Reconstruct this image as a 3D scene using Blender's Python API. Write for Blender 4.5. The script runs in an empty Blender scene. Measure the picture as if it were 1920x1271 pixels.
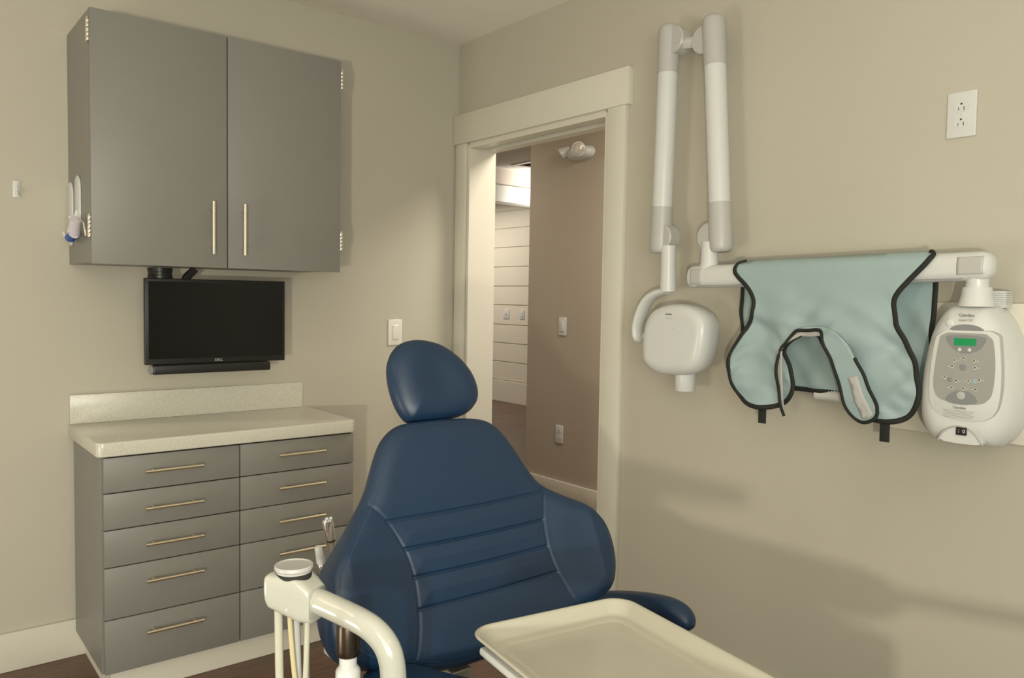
import bpy, bmesh, math, random
import numpy as np
from mathutils import Vector, Matrix
from mathutils.geometry import delaunay_2d_cdt

scene = bpy.context.scene
COL = scene.collection
random.seed(3)

# ---------------------------------------------------------------- camera
CAM = np.array([-2.1582, -3.116, 1.2903])
YAW, PITCH, ROLL, FPX = 0.6765, -0.052, 0.0167, 1495.3
cy_, sy_ = math.cos(YAW), math.sin(YAW)
fwd = np.array([sy_*math.cos(PITCH), cy_*math.cos(PITCH), math.sin(PITCH)])
r_ = np.array([cy_, -sy_, 0.0]); u_ = np.cross(r_, fwd)
cr_, sr_ = math.cos(ROLL), math.sin(ROLL)
Rv, Uv = cr_*r_+sr_*u_, -sr_*r_+cr_*u_
cd = bpy.data.cameras.new('camera'); cam = bpy.data.objects.new('camera', cd); COL.objects.link(cam)
cd.sensor_width = 36.0; cd.lens = FPX/1920*36.0; cd.clip_start = 0.02
cam.matrix_world = Matrix(((Rv[0], Uv[0], -fwd[0], CAM[0]), (Rv[1], Uv[1], -fwd[1], CAM[1]),
                           (Rv[2], Uv[2], -fwd[2], CAM[2]), (0, 0, 0, 1)))
scene.camera = cam

# ---------------------------------------------------------------- world, lights, exposure
w = bpy.data.worlds.new('world'); scene.world = w; w.use_nodes = True
w.node_tree.nodes['Background'].inputs[0].default_value = (1.0, .9, .75, 1)
w.node_tree.nodes['Background'].inputs[1].default_value = 0.15

def area(name, loc, target, size, power, color, size_y=None, spread=math.pi):
    l = bpy.data.lights.new(name, 'AREA'); l.energy = power; l.color = color; l.spread = spread
    l.shape = 'RECTANGLE' if size_y else 'SQUARE'; l.size = size
    if size_y: l.size_y = size_y
    o = bpy.data.objects.new(name, l); COL.objects.link(o); o.location = loc
    o.rotation_euler = (Vector(target)-Vector(loc)).to_track_quat('-Z', 'Y').to_euler()
    return o
WARM = (1.0, .88, .64)
area('ceiling_panel_light', (-.95, -4.2, 2.44), (-.95, -4.2, 0), 1.2, 7, WARM, .6)
area('ceiling_panel_light_left', (-3.3, -1.4, 2.44), (-3.3, -1.4, 0), 1.2, 7, WARM, .6)
area('ceiling_panel_light_rear', (-3.2, -4.2, 2.44), (-3.2, -4.2, 0), 1.2, 5, WARM, .6)
area('cool_fill_light', (-2.4, -5.3, 1.30), (-.9, 0, .7), 2.0, 44, (.72, .92, 1.0), 1.3)  # added cool fill behind the camera; the front wall has no window
area('bounce_fill_light', (-2.3, -3.6, 1.5), (-1.4, -2.0, 2.46), 1.2, 36, (1.0, .91, .72), 1.2)  # added fill aimed upwards, stands in for bounced light on the ceiling
area('low_ceiling_fill', (-3.9, -1.5, .35), (-.6, -.5, 2.46), .8, 28, (1.0, .92, .76), .8)  # invented low lamp, only lifts the ceiling brightness near the corner
area('flash', (-3.1, -3.95, .95), (-.6, -.3, 1.5), .08, 46, (1.0, .92, .72))
area('hall_ceiling_light', (.68, -.9, 2.43), (.68, -.9, 0), .6, 44, (1.0, .90, .74), .6)
area('hall_ceiling_light_far', (.68, 1.6, 2.43), (.68, 1.6, 0), .5, 12, (1.0, .90, .74), .5)
area('lobby_ceiling_light', (2.7, 4.9, 2.43), (2.7, 4.9, 0), 1.4, 60, (1.0, .92, .78), 1.4)
area('lobby_beam_fill', (2.9, 1.6, 1.9), (2.9, 2.65, 2.22), .5, 16, (1.0, .95, .88), .3, spread=1.0)  # extra light put in to whiten the beam's band, no fixture there

vs = scene.view_settings
scene.display_settings.display_device = 'sRGB'
vs.view_transform = 'Standard'; vs.look = 'None'; vs.gamma = 1.0; vs.use_curve_mapping = False
vs.exposure = -0.40

# ---------------------------------------------------------------- materials
def srgb(r, g, b):
    f = lambda c: (c/255/12.92) if c/255 <= .04045 else ((c/255+.055)/1.055)**2.4
    return (f(r), f(g), f(b), 1)
def mat(name, col, rough=.5, metal=0.0, noise=0.0, nscale=30, bump=0.0, bscale=200, emit=None, coat=0.0, spec=.5, stretch=None):
    m = bpy.data.materials.new(name); m.use_nodes = True; nt = m.node_tree; b = nt.nodes['Principled BSDF']
    if len(col) == 3: col = (*col, 1)
    b.inputs['Base Color'].default_value = col; b.inputs['Roughness'].default_value = rough
    b.inputs['Metallic'].default_value = metal; b.inputs['Coat Weight'].default_value = coat
    b.inputs['Coat Roughness'].default_value = .08
    b.inputs['Specular IOR Level'].default_value = spec
    tc = nt.nodes.new('ShaderNodeTexCoord')
    src = tc.outputs['Object']
    if stretch:
        mp = nt.nodes.new('ShaderNodeMapping'); mp.inputs['Scale'].default_value = stretch
        nt.links.new(src, mp.inputs[0]); src = mp.outputs[0]
    n = nt.nodes.new('ShaderNodeTexNoise'); n.inputs['Scale'].default_value = nscale; n.inputs['Detail'].default_value = 4
    nt.links.new(src, n.inputs['Vector'])
    mx = nt.nodes.new('ShaderNodeMix'); mx.data_type = 'RGBA'
    k = max(noise, .02)
    mx.inputs[6].default_value = tuple(c*(1-k) for c in col[:3])+(1,)
    mx.inputs[7].default_value = tuple(min(1, c*(1+k)) for c in col[:3])+(1,)
    nt.links.new(n.outputs['Fac'], mx.inputs[0]); nt.links.new(mx.outputs[2], b.inputs['Base Color'])
    if bump:
        n2 = nt.nodes.new('ShaderNodeTexNoise'); n2.inputs['Scale'].default_value = bscale; n2.inputs['Detail'].default_value = 3
        nt.links.new(src, n2.inputs['Vector'])
        bp = nt.nodes.new('ShaderNodeBump'); bp.inputs['Strength'].default_value = bump; bp.inputs['Distance'].default_value = .002
        nt.links.new(n2.outputs['Fac'], bp.inputs['Height']); nt.links.new(bp.outputs[0], b.inputs['Normal'])
    if emit:
        b.inputs['Emission Color'].default_value = (*emit[:3], 1); b.inputs['Emission Strength'].default_value = emit[3]
    return m
M = {}
M['wall'] = mat('greige_wall_paint', (.50, .475, .405), .85, noise=.02, nscale=3, bump=.08, bscale=250, spec=.3)
M['hallwall'] = mat('taupe_wall_paint', (.44, .385, .32), .85, noise=.02, nscale=3, bump=.08, bscale=250, spec=.3)
M['ceil'] = mat('ceiling_paint', (.86, .83, .77), .9, noise=.02, nscale=3, spec=.2)
M['trim'] = mat('white_trim_paint', (.70, .68, .60), .38, noise=.015, nscale=6)
M['ship'] = mat('cream_shiplap_paint', (.72, .68, .58), .4, noise=.02, nscale=5)
M['cab'] = mat('grey_cabinet_laminate', (.215, .212, .200), .42, noise=.03, nscale=9, bump=.03, bscale=400)
M['cabside'] = M['cab']
M['dark'] = mat('shadow_gap_black', (.02, .02, .018), .8)
M['quartz'] = mat('speckled_quartz', (.60, .59, .52), .22, noise=.28, nscale=230)
M['brass'] = mat('brushed_champagne_metal', (.80, .72, .55), .32, metal=1.0, noise=.04, nscale=200)
M['chrome'] = mat('polished_steel', (.86, .86, .84), .22, metal=1.0)
M['hinge'] = mat('satin_nickel', (.80, .77, .68), .28, metal=1.0)
M['steel'] = mat('dull_grey_steel', (.30, .29, .25), .4, metal=.6, noise=.1, nscale=60)
M['black'] = mat('black_plastic', (.012, .012, .012), .38, noise=.05, nscale=60)
M['screen'] = mat('lcd_glass_off', (.006, .006, .0055), .22, spec=.35)
M['logo'] = mat('silver_print', (.45, .45, .43), .4)
M['leather'] = mat('navy_vinyl_upholstery', (.006, .026, .066), .42, noise=.06, nscale=18, bump=.10, bscale=900, spec=.5)
M['thread'] = mat('blue_thread', (.06, .12, .22), .7)
M['white'] = mat('white_plastic', (.64, .66, .66), .30, noise=.015, nscale=20)
M['cream'] = mat('cream_enamel', (.46, .47, .425), .13, noise=.015, nscale=20, coat=.6)
M['hose'] = mat('ivory_rubber_hose', (.50, .50, .42), .38)
M['hose_y'] = mat('yellowed_rubber_hose', (.55, .49, .30), .4)
M['greycap'] = mat('light_grey_plastic', (.47, .47, .46), .38, noise=.02, nscale=20)
M['grey'] = mat('grey_membrane', (.33, .335, .32), .45)
M['greyd'] = mat('mid_grey_membrane', (.23, .24, .25), .45)
M['icon'] = mat('pale_print', (.66, .65, .58), .5)
M['text'] = mat('grey_print', (.12, .12, .11), .5)
M['textl'] = mat('faint_print', (.38, .37, .33), .5)
M['lcd'] = mat('green_lcd', (.0, .20, .06), .3, emit=(.0, .30, .08, .35))
M['cloth'] = mat('seafoam_vinyl_cloth', (.33, .44, .46), .45, noise=.03, nscale=25, bump=.10, bscale=700, spec=.45)
M['lining'] = mat('pale_lining', (.42, .42, .40), .6)
M['bind'] = mat('black_binding_tape', (.012, .014, .013), .75, bump=.2, bscale=900)
M['velcro'] = mat('pale_velcro', (.50, .50, .50), .9, noise=.08, nscale=500, bump=.3, bscale=1200)
M['tray'] = mat('ivory_tray_plastic', (.44, .425, .355), .20, noise=.015, nscale=10, coat=.25)
M['hve'] = mat('dark_bronze_metal', (.10, .078, .06), .30, metal=.9, stretch=(1, 1, .05), noise=.3, nscale=90)
M['lampglass'] = mat('clear_ribbed_lens', (.75, .74, .70), .08, metal=.4)
M['blue'] = mat('blue_plastic', (.05, .10, .35), .4)
M['lilac'] = mat('pale_lilac_plastic', (.62, .58, .66), .35)
M['gloss'] = mat('gloss_white_plate', (.78, .77, .72), .07, noise=.01, nscale=20, coat=1.0)
M['slot'] = mat('outlet_slot_dark', (.05, .045, .035), .6)

def floor_mat():
    m = bpy.data.materials.new('brown_vinyl_plank'); m.use_nodes = True; nt = m.node_tree; b = nt.nodes['Principled BSDF']
    tc = nt.nodes.new('ShaderNodeTexCoord')
    br = nt.nodes.new('ShaderNodeTexBrick'); br.offset = .37; br.inputs['Scale'].default_value = 1
    br.inputs['Brick Width'].default_value = 1.22; br.inputs['Row Height'].default_value = .15
    br.inputs['Mortar Size'].default_value = .0012; br.inputs['Color1'].default_value = (.135, .075, .052, 1)
    br.inputs['Color2'].default_value = (.10, .058, .042, 1); br.inputs['Mortar'].default_value = (.05, .03, .022, 1)
    nt.links.new(tc.outputs['Object'], br.inputs['Vector'])
    mp = nt.nodes.new('ShaderNodeMapping'); mp.inputs['Scale'].default_value = (1.2, 14, 1)
    nt.links.new(tc.outputs['Object'], mp.inputs[0])
    n = nt.nodes.new('ShaderNodeTexNoise'); n.inputs['Scale'].default_value = 3.0; n.inputs['Detail'].default_value = 8
    n.inputs['Roughness'].default_value = .65; n.inputs['Distortion'].default_value = 1.2
    nt.links.new(mp.outputs[0], n.inputs['Vector'])
    cr = nt.nodes.new('ShaderNodeValToRGB'); cr.color_ramp.elements[0].position = .3; cr.color_ramp.elements[1].position = .7
    cr.color_ramp.elements[0].color = (.55, .55, .55, 1); cr.color_ramp.elements[1].color = (1.45, 1.4, 1.35, 1)
    nt.links.new(n.outputs['Fac'], cr.inputs[0])
    mx = nt.nodes.new('ShaderNodeMix'); mx.data_type = 'RGBA'; mx.blend_type = 'MULTIPLY'; mx.inputs[0].default_value = 1
    nt.links.new(br.outputs['Color'], mx.inputs[6]); nt.links.new(cr.outputs[0], mx.inputs[7])
    nt.links.new(mx.outputs[2], b.inputs['Base Color']); b.inputs['Roughness'].default_value = .42
    return m
M['floor'] = floor_mat()

# ---------------------------------------------------------------- helpers
def link(name, me, m, parent=None, smooth=False, auto=None):
    o = bpy.data.objects.new(name, me); COL.objects.link(o)
    if m is not None: me.materials.append(m)
    if parent is not None: o.parent = parent
    if smooth:
        me.polygons.foreach_set('use_smooth', [True]*len(me.polygons))
    if auto is not None:
        me.set_sharp_from_angle(angle=math.radians(auto))
    return o
def thing(name, label, cat, loc=(0, 0, 0), group=None):
    o = bpy.data.objects.new(name, None); COL.objects.link(o); o.empty_display_size = .05
    o.location = loc; o['label'] = label; o['category'] = cat
    if group: o['group'] = group
    return o
def tag(o, label, cat, group=None):
    o['label'] = label; o['category'] = cat
    if group: o['group'] = group
    return o
def struct(o): o['kind'] = 'structure'; return o
ORI = {}
def fix(o):
    """vertices were written in world coordinates: shift them into the parent's space"""
    p = o.parent; off = Vector((0, 0, 0))
    while p is not None: off += p.location; p = p.parent
    if off.length > 0: o.data.transform(Matrix.Translation(-off))
    return o
class B:
    def __init__(s): s.v = []; s.f = []
    def box(s, x0, x1, y0, y1, z0, z1):
        n = len(s.v)
        s.v += [(x, y, z) for z in (z0, z1) for y in (y0, y1) for x in (x0, x1)]
        s.f += [tuple(n+i for i in q) for q in ((0, 2, 3, 1), (4, 5, 7, 6), (0, 1, 5, 4), (2, 6, 7, 3), (0, 4, 6, 2), (1, 3, 7, 5))]
        return s
    def raw(s, v, f):
        n = len(s.v); s.v += [tuple(map(float, p)) for p in v]; s.f += [tuple(n+i for i in q) for q in f]; return s
    def tube(s, pts, rad, seg=16, cap=True, flat=None, squash=1.0, up=None):
        pts = [Vector(p) for p in pts]; N = len(pts)
        if not hasattr(rad, '__len__'): rad = [rad]*N
        T = []
        for i in range(N):
            t = pts[min(i+1, N-1)]-pts[max(i-1, 0)]; T.append(t.normalized())
        a = Vector(up) if up else (Vector((0, 0, 1)) if abs(T[0].z) < .9 else Vector((1, 0, 0)))
        nrm = (a-T[0]*a.dot(T[0])).normalized()
        v = []
        for i in range(N):
            if i: nrm = (nrm-T[i]*nrm.dot(T[i]))
            if up: nrm = Vector(up)-T[i]*Vector(up).dot(T[i])
            nrm.normalize(); bi = T[i].cross(nrm)
            for k in range(seg):
                th = 2*math.pi*k/seg
                v.append(pts[i]+nrm*math.cos(th)*rad[i]*squash+bi*math.sin(th)*rad[i])
        f = [(i*seg+k, i*seg+(k+1) % seg, (i+1)*seg+(k+1) % seg, (i+1)*seg+k) for i in range(N-1) for k in range(seg)]
        if cap: f += [tuple(range(seg))[::-1], tuple((N-1)*seg+k for k in range(seg))]
        return s.raw(v, f)
    def lathe(s, prof, o, axis=(0, 0, 1), seg=40):
        o = Vector(o); ax = Vector(axis).normalized()
        a = Vector((1, 0, 0)) if abs(ax.x) < .9 else Vector((0, 1, 0))
        e1 = (a-ax*a.dot(ax)).normalized(); e2 = ax.cross(e1); v = []; N = len(prof)
        for r, h in prof:
            for k in range(seg):
                th = 2*math.pi*k/seg; v.append(o+ax*h+e1*math.cos(th)*max(r, 1e-5)+e2*math.sin(th)*max(r, 1e-5))
        f = [(i*seg+k, i*seg+(k+1) % seg, (i+1)*seg+(k+1) % seg, (i+1)*seg+k) for i in range(N-1) for k in range(seg)]
        f += [tuple(range(seg))[::-1], tuple((N-1)*seg+k for k in range(seg))]
        return s.raw(v, f)
    def obj(s, name, m, parent=None, bevel=0, bseg=3, smooth=True, angle=35, recalc=True):
        me = bpy.data.meshes.new(name); me.from_pydata(s.v, [], s.f); me.update()
        bm = bmesh.new(); bm.from_mesh(me)
        if recalc: bmesh.ops.recalc_face_normals(bm, faces=bm.faces)
        if bevel:
            bmesh.ops.bevel(bm, geom=[e for e in bm.edges if len(e.link_faces) == 2 and e.calc_face_angle(0) > .5], offset=bevel, segments=bseg, profile=.5, affect='EDGES', clamp_overlap=True)
        bm.to_mesh(me); bm.free()
        o = link(name, me, m, parent, smooth, angle)
        return fix(o)
def box(name, m, x0, x1, y0, y1, z0, z1, parent=None, bevel=0, bseg=3):
    return B().box(min(x0, x1), max(x0, x1), min(y0, y1), max(y0, y1), min(z0, z1), max(z0, z1)).obj(name, m, parent, bevel, bseg)
def chaikin(p, n=2, closed=True):
    p = np.array(p, float)
    for _ in range(n):
        q = np.roll(p, -1, 0) if closed else p[1:]
        a = p if closed else p[:-1]
        r = np.empty((len(a)*2, p.shape[1])); r[0::2] = .75*a+.25*q; r[1::2] = .25*a+.75*q
        if not closed: r = np.vstack([p[:1], r, p[-1:]])
        p = r
    return p
def resample(p, n, closed=True):
    q = np.vstack([p, p[:1]]) if closed else p
    L = np.r_[0, np.cumsum(np.linalg.norm(np.diff(q, axis=0), axis=1))]
    t = np.linspace(0, L[-1], n+1)[:-1] if closed else np.linspace(0, L[-1], n)
    return np.stack([np.interp(t, L, q[:, k]) for k in range(q.shape[1])], 1)
def distpoly(P, line, closed=True):
    a = line; b = np.roll(line, -1, 0) if closed else line[1:]
    if not closed: a = line[:-1]
    best = np.full(len(P), 1e9)
    for p, q in zip(a, b):
        d = q-p; L = d@d+1e-15; t = np.clip(((P-p)@d)/L, 0, 1)
        best = np.minimum(best, np.linalg.norm(P-(p+t[:, None]*d), axis=1))
    return best
def pad(name, m, outline, origin, ex, ey, en, Tf, Tb, w, parent=None, n=220, M_=50, p=2.3, extra=None, smooth_it=2, closed_back=True):
    """two-sided upholstered / moulded pad from a star-shaped outline: rounded rim of width w, front height Tf, back height Tb"""
    ol = resample(chaikin(outline, smooth_it), n); c = ol.mean(0)
    s = 1-(1-np.linspace(0, 1, M_))**2.0
    s = s[::-1]; rr = 1-s; rr = np.sort(rr)[::-1]            # 1 -> 0
    pts = np.vstack([c+(ol-c)*r for r in rr[:-1]]+[c[None]])
    d = distpoly(pts, ol)
    k = np.clip(1-d/w, 0, 1); prof = (1-k**p)**(1/p)
    hf = Tf*prof
    if extra is not None: hf = hf+extra(pts, d)*np.clip(d/(w*.15), 0, 1)
    hb = -Tb*prof
    o = np.array(origin, float); ex, ey, en = (np.array(a, float) for a in (ex, ey, en))
    V = lambda h: o+pts[:, :1]*ex+pts[:, 1:2]*ey+h[:, None]*en
    vf = V(hf); R = M_-1; N = len(pts)
    f = []
    for i in range(R-1):
        for j in range(n):
            j2 = (j+1) % n; f.append((i*n+j, i*n+j2, (i+1)*n+j2, (i+1)*n+j))
    for j in range(n): f.append(((R-1)*n+j, (R-1)*n+(j+1) % n, N-1))
    v = list(vf)
    if closed_back:
        vb = V(hb); v += list(vb)
        mp = lambda i: i if i < n else N+i
        f += [tuple(mp(i) for i in reversed(q)) for q in f[:]]
    b = B(); b.raw(v, f)
    o_ = b.obj(name, m, parent, angle=60)
    return o_
def sheet(name, m, outline, pos, parent=None, step=.012, thick=.003, n=160, smooth_it=2, extra_pts=None):
    """cloth sheet: any simple outline in 2D, mapped to 3D by pos(array)->array, given a thickness"""
    ol = resample(chaikin(outline, smooth_it), n)
    lo, hi = ol.min(0), ol.max(0)
    gx, gy = np.meshgrid(np.arange(lo[0]+step/2, hi[0], step), np.arange(lo[1]+step/2, hi[1], step))
    g = np.stack([gx.ravel(), gy.ravel()], 1)
    # inside test
    x, y = g[:, 0], g[:, 1]; ins = np.zeros(len(g), bool)
    for a, b in zip(ol, np.roll(ol, -1, 0)):
        c = (a[1] > y) != (b[1] > y)
        with np.errstate(divide='ignore', invalid='ignore'):
            xi = (b[0]-a[0])*(y-a[1])/(b[1]-a[1]+1e-15)+a[0]
        ins ^= c & (x < xi)
    g = g[ins & (distpoly(g, ol) > step*.45)]
    P = [Vector(q) for q in ol]+[Vector(q) for q in g]
    E = [(i, (i+1) % n) for i in range(n)]
    vo, _, fo, *_ = delaunay_2d_cdt(P, E, [], 1, 1e-6)
    vv = np.array([(q.x, q.y) for q in vo])
    b = B(); b.raw(pos(vv), fo)
    o = b.obj(name, m, parent, recalc=True, angle=50)
    if thick:
        md = o.modifiers.new('thickness', 'SOLIDIFY'); md.thickness = thick; md.offset = 0
    return o
def binding(name, m, line, pos, parent, width=.006, depth=.0035, closed=True, n=220, smooth_it=2, normal=(-1, 0, 0)):
    l = resample(chaikin(line, smooth_it, closed), n, closed); P = pos(l)
    if closed: P = np.vstack([P, P[:1]])
    b = B(); b.tube([tuple(q) for q in P], width, 8, not closed, squash=depth/width, up=normal)
    return b.obj(name, m, parent, angle=80)
def text(name, m, body, size, origin, ex, ez, en, parent, extrude=.0004, align='CENTER'):
    cu = bpy.data.curves.new(name, 'FONT'); cu.body = body; cu.size = size; cu.extrude = extrude
    cu.align_x = align; cu.align_y = 'CENTER'
    t = bpy.data.objects.new('tmp', cu); COL.objects.link(t)
    dg = bpy.context.evaluated_depsgraph_get(); me = bpy.data.meshes.new_from_object(t.evaluated_get(dg))
    bpy.data.objects.remove(t); bpy.data.curves.remove(cu)
    ex, ez, en = Vector(ex), Vector(ez), Vector(en)
    mt = Matrix(((ex.x, ez.x, en.x, origin[0]), (ex.y, ez.y, en.y, origin[1]), (ex.z, ez.z, en.z, origin[2]), (0, 0, 0, 1)))
    me.transform(mt); me.name = name
    return fix(link(name, me, m, parent))
TB = dict(ex=(0, -1, 0), ez=(0, 0, 1), en=(-1, 0, 0))   # lettering on the right-hand wall
TA = dict(ex=(1, 0, 0), ez=(0, 0, 1), en=(0, -1, 0))    # lettering on the cabinet wall

# ---- outlines, metres: (y, z) on the right wall's side, (sideways, up the backrest) for the chair
BOX_LEFT=[(-2.3017,1.2944),(-2.2806,1.2922),(-2.2665,1.2881),(-2.2492,1.2687),(-2.2287,1.2295),(-2.2178,1.1785),(-2.2089,1.1231),(-2.2047,1.0677),(-2.2082,1.0209),(-2.2184,0.9867),(-2.2364,0.9618),(-2.2516,0.9543),(-2.2989,0.9519),(-2.3339,0.9543)]
PANEL=[(-2.2595,1.2296),(-2.3293,1.2304),(-2.3937,1.231),(-2.3986,1.1913),(-2.4032,1.1384),(-2.4033,1.0852),(-2.3985,1.049),(-2.3847,1.0293),(-2.362,1.0191),(-2.3214,1.0166),(-2.279,1.0231),(-2.2549,1.039),(-2.2464,1.0684),(-2.2463,1.1139),(-2.2496,1.1633)]
GREY=[(-2.2695,1.2245),(-2.3303,1.2246),(-2.3818,1.2248),(-2.3905,1.1731),(-2.3916,1.1269),(-2.3878,1.0872),(-2.3803,1.0721),(-2.3644,1.0594),(-2.3205,1.0562),(-2.2818,1.0611),(-2.2635,1.0703),(-2.255,1.0997),(-2.2585,1.1452),(-2.2638,1.1906)]
ARC_TOP=[(-2.279,1.2194),(-2.3709,1.2201),(-2.3683,1.2038),(-2.3591,1.1889),(-2.3461,1.1809),(-2.3278,1.1753),(-2.3088,1.1785),(-2.2907,1.1922),(-2.2824,1.2065)]
ARC_BOT=[(-2.2833,1.0613),(-2.2922,1.0772),(-2.3058,1.086),(-2.3195,1.0896),(-2.3366,1.0885),(-2.3505,1.0797),(-2.3585,1.0643),(-2.338,1.0564),(-2.3106,1.0551)]
LCD=[(-2.3001,1.2123),(-2.3491,1.2122),(-2.3485,1.1955),(-2.3005,1.1946)]
ARC_HOOD=[(-2.2843,1.2303),(-2.2945,1.2396),(-2.3099,1.2446),(-2.3286,1.2453),(-2.3473,1.2424),(-2.3592,1.2356),(-2.3644,1.2315),(-2.3259,1.2306)]
CUTOUT=[(-2.273,0.9647),(-2.2784,0.9807),(-2.292,0.9958),(-2.311,1.004),(-2.3335,1.0034),(-2.3509,0.9929),(-2.3633,0.9783),(-2.3722,0.9658),(-2.3198,0.9621)]
SWITCH=[(-2.3132,1.001),(-2.3365,1.0031),(-2.3366,0.984),(-2.3132,0.9832)]
ROUND_BTN=[(-2.2861,1.2467)]
BTN=[(-2.3131,1.1854),(-2.3349,1.1857),(-2.3221,1.1439),(-2.2943,1.1128),(-2.3485,1.113),(-2.3208,1.0774)]
ICON=[(-2.3028,1.159),(-2.3232,1.1649),(-2.3461,1.16),(-2.2982,1.1439),(-2.3485,1.1442),(-2.2832,1.1167),(-2.3083,1.1104),(-2.3357,1.1118),(-2.359,1.1162),(-2.2993,1.0929),(-2.3253,1.0936),(-2.3523,1.0938)]
TXT=[(-2.3243,1.2663),(-2.3231,1.2567),(-2.3173,1.0486),(-2.3178,1.0613)]
HEAD=[(-1.3587,1.2686),(-1.4116,1.2795),(-1.4735,1.2789),(-1.5139,1.2689),(-1.5471,1.2512),(-1.5662,1.2203),(-1.5658,1.1784),(-1.5579,1.1307),(-1.5463,1.0929),(-1.5148,1.0584),(-1.4681,1.0479),(-1.4268,1.0443),(-1.3844,1.0418),(-1.3405,1.0521),(-1.3063,1.0748),(-1.2975,1.1141),(-1.2994,1.1711),(-1.3057,1.2054),(-1.3231,1.2398)]
CONE=[(-1.4491,1.0633),(-1.4481,0.9936),(-1.4073,1.0211),(-1.4961,1.024)]
YOKE=[(-1.3649,1.3218),(-1.3142,1.312),(-1.2739,1.2843),(-1.2487,1.2377),(-1.2348,1.1909),(-1.24,1.1505),(-1.263,1.1546)]
HEADTXT=[(-1.4254,1.2453)]
APRON_FRONT=[(-1.671,1.4021),(-1.8168,1.4034),(-1.966,1.4025),(-2.1007,1.4016),(-2.2383,1.4),(-2.2231,1.3944),(-2.2044,1.3748),(-2.1776,1.3468),(-2.1563,1.3223),(-2.1448,1.3016),(-2.1436,1.2809),(-2.1532,1.248),(-2.1713,1.2076),(-2.1932,1.1679),(-2.2088,1.1283),(-2.2165,1.0883),(-2.2177,1.06),(-2.2072,1.0261),(-2.1841,1.0006),(-2.1515,0.9901),(-2.1177,0.9898),(-2.0795,0.9937),(-2.0438,1.0132),(-2.0255,1.061),(-1.9977,1.1157),(-1.978,1.1503),(-1.9645,1.1784),(-1.9495,1.2023),(-1.9193,1.2053),(-1.8984,1.2028),(-1.8759,1.1898),(-1.8518,1.1675),(-1.8458,1.149),(-1.8535,1.1272),(-1.8677,1.0913),(-1.8743,1.055),(-1.8677,1.0266),(-1.8478,1.0058),(-1.8169,0.9904),(-1.7685,0.9823),(-1.7236,0.9892),(-1.6884,1.0123),(-1.6683,1.0497),(-1.6607,1.0986),(-1.669,1.1436),(-1.6935,1.1841),(-1.7152,1.2142),(-1.7335,1.2486),(-1.7376,1.287),(-1.7254,1.3156),(-1.7048,1.3396),(-1.6753,1.364),(-1.6601,1.3837)]
APRON_BACK=[(-1.6344,1.3297),(-2.2081,1.3307),(-2.2076,1.2509),(-2.2045,1.1693),(-2.2001,1.0569),(-1.969,1.0386),(-1.89,1.0397),(-1.8171,1.0395),(-1.7331,1.0393),(-1.6376,1.1663)]
COLLAR=[(-1.8907,1.214),(-1.9037,1.223),(-1.9483,1.2264),(-1.9841,1.2231),(-2.0147,1.2068),(-2.0403,1.1791),(-2.0631,1.1482),(-2.0832,1.1199),(-2.1011,1.0827),(-2.1209,1.0507),(-2.1302,1.0201),(-2.1253,0.9992),(-2.1097,0.9869),(-2.089,0.9784),(-2.0675,0.9825),(-2.05,0.9988),(-2.0342,1.0273),(-2.023,1.0612),(-2.0141,1.0979),(-2.0031,1.1252),(-1.987,1.1524),(-1.9707,1.1774),(-1.9646,1.2033),(-1.959,1.2149),(-1.9434,1.2179),(-1.9201,1.2128)]
LINING=[(-1.8857,1.2141),(-1.9152,1.2129),(-1.9543,1.2158),(-1.9621,1.2006),(-1.9447,1.1986),(-1.9238,1.1964),(-1.9025,1.1973),(-1.8761,1.1817),(-1.8601,1.1698),(-1.8483,1.1529),(-1.847,1.1154),(-1.8497,1.0807),(-1.8511,1.0309),(-1.8536,0.9811),(-1.8518,0.9678),(-1.8419,0.9922),(-1.8371,1.0294),(-1.8324,1.0792),(-1.8288,1.114),(-1.8343,1.1545),(-1.8517,1.173),(-1.8726,1.2013)]
VELCRO=[(-2.0469,1.0959),(-2.0705,1.1031),(-2.0913,1.057),(-2.1143,1.0051),(-2.1009,0.9931),(-2.0845,0.9921),(-2.0658,1.0428)]
COLLAR_LINE=[(-1.8569,0.9696),(-1.8465,1.0059),(-1.839,1.0551),(-1.8339,1.1147),(-1.8407,1.1576),(-1.8595,1.1749),(-1.8776,1.2016),(-1.8907,1.214),(-1.92,1.2133),(-1.9434,1.2174),(-1.959,1.2149),(-1.9651,1.2033),(-1.9707,1.1798),(-1.9869,1.1535),(-2.0031,1.1264),(-2.0165,1.1004),(-2.0255,1.0614),(-2.0367,1.0275),(-2.0524,0.9991),(-2.0698,0.9851),(-2.0889,0.9812),(-2.1096,0.9892),(-2.1218,0.9999),(-2.1256,1.0196),(-2.1175,1.0503),(-2.0988,1.0825),(-2.0809,1.1197),(-2.0631,1.1482)]
LIN_IN=[(-1.9025,1.1973),(-1.8761,1.1817),(-1.8601,1.1698),(-1.8483,1.1529)]
ROLL=[(-1.8907,1.0312),(-1.976,1.0296)]
TAB=[(-1.7773,0.9828),(-1.7773,0.9375),(-2.136,0.9855),(-2.138,0.9377)]
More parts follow.
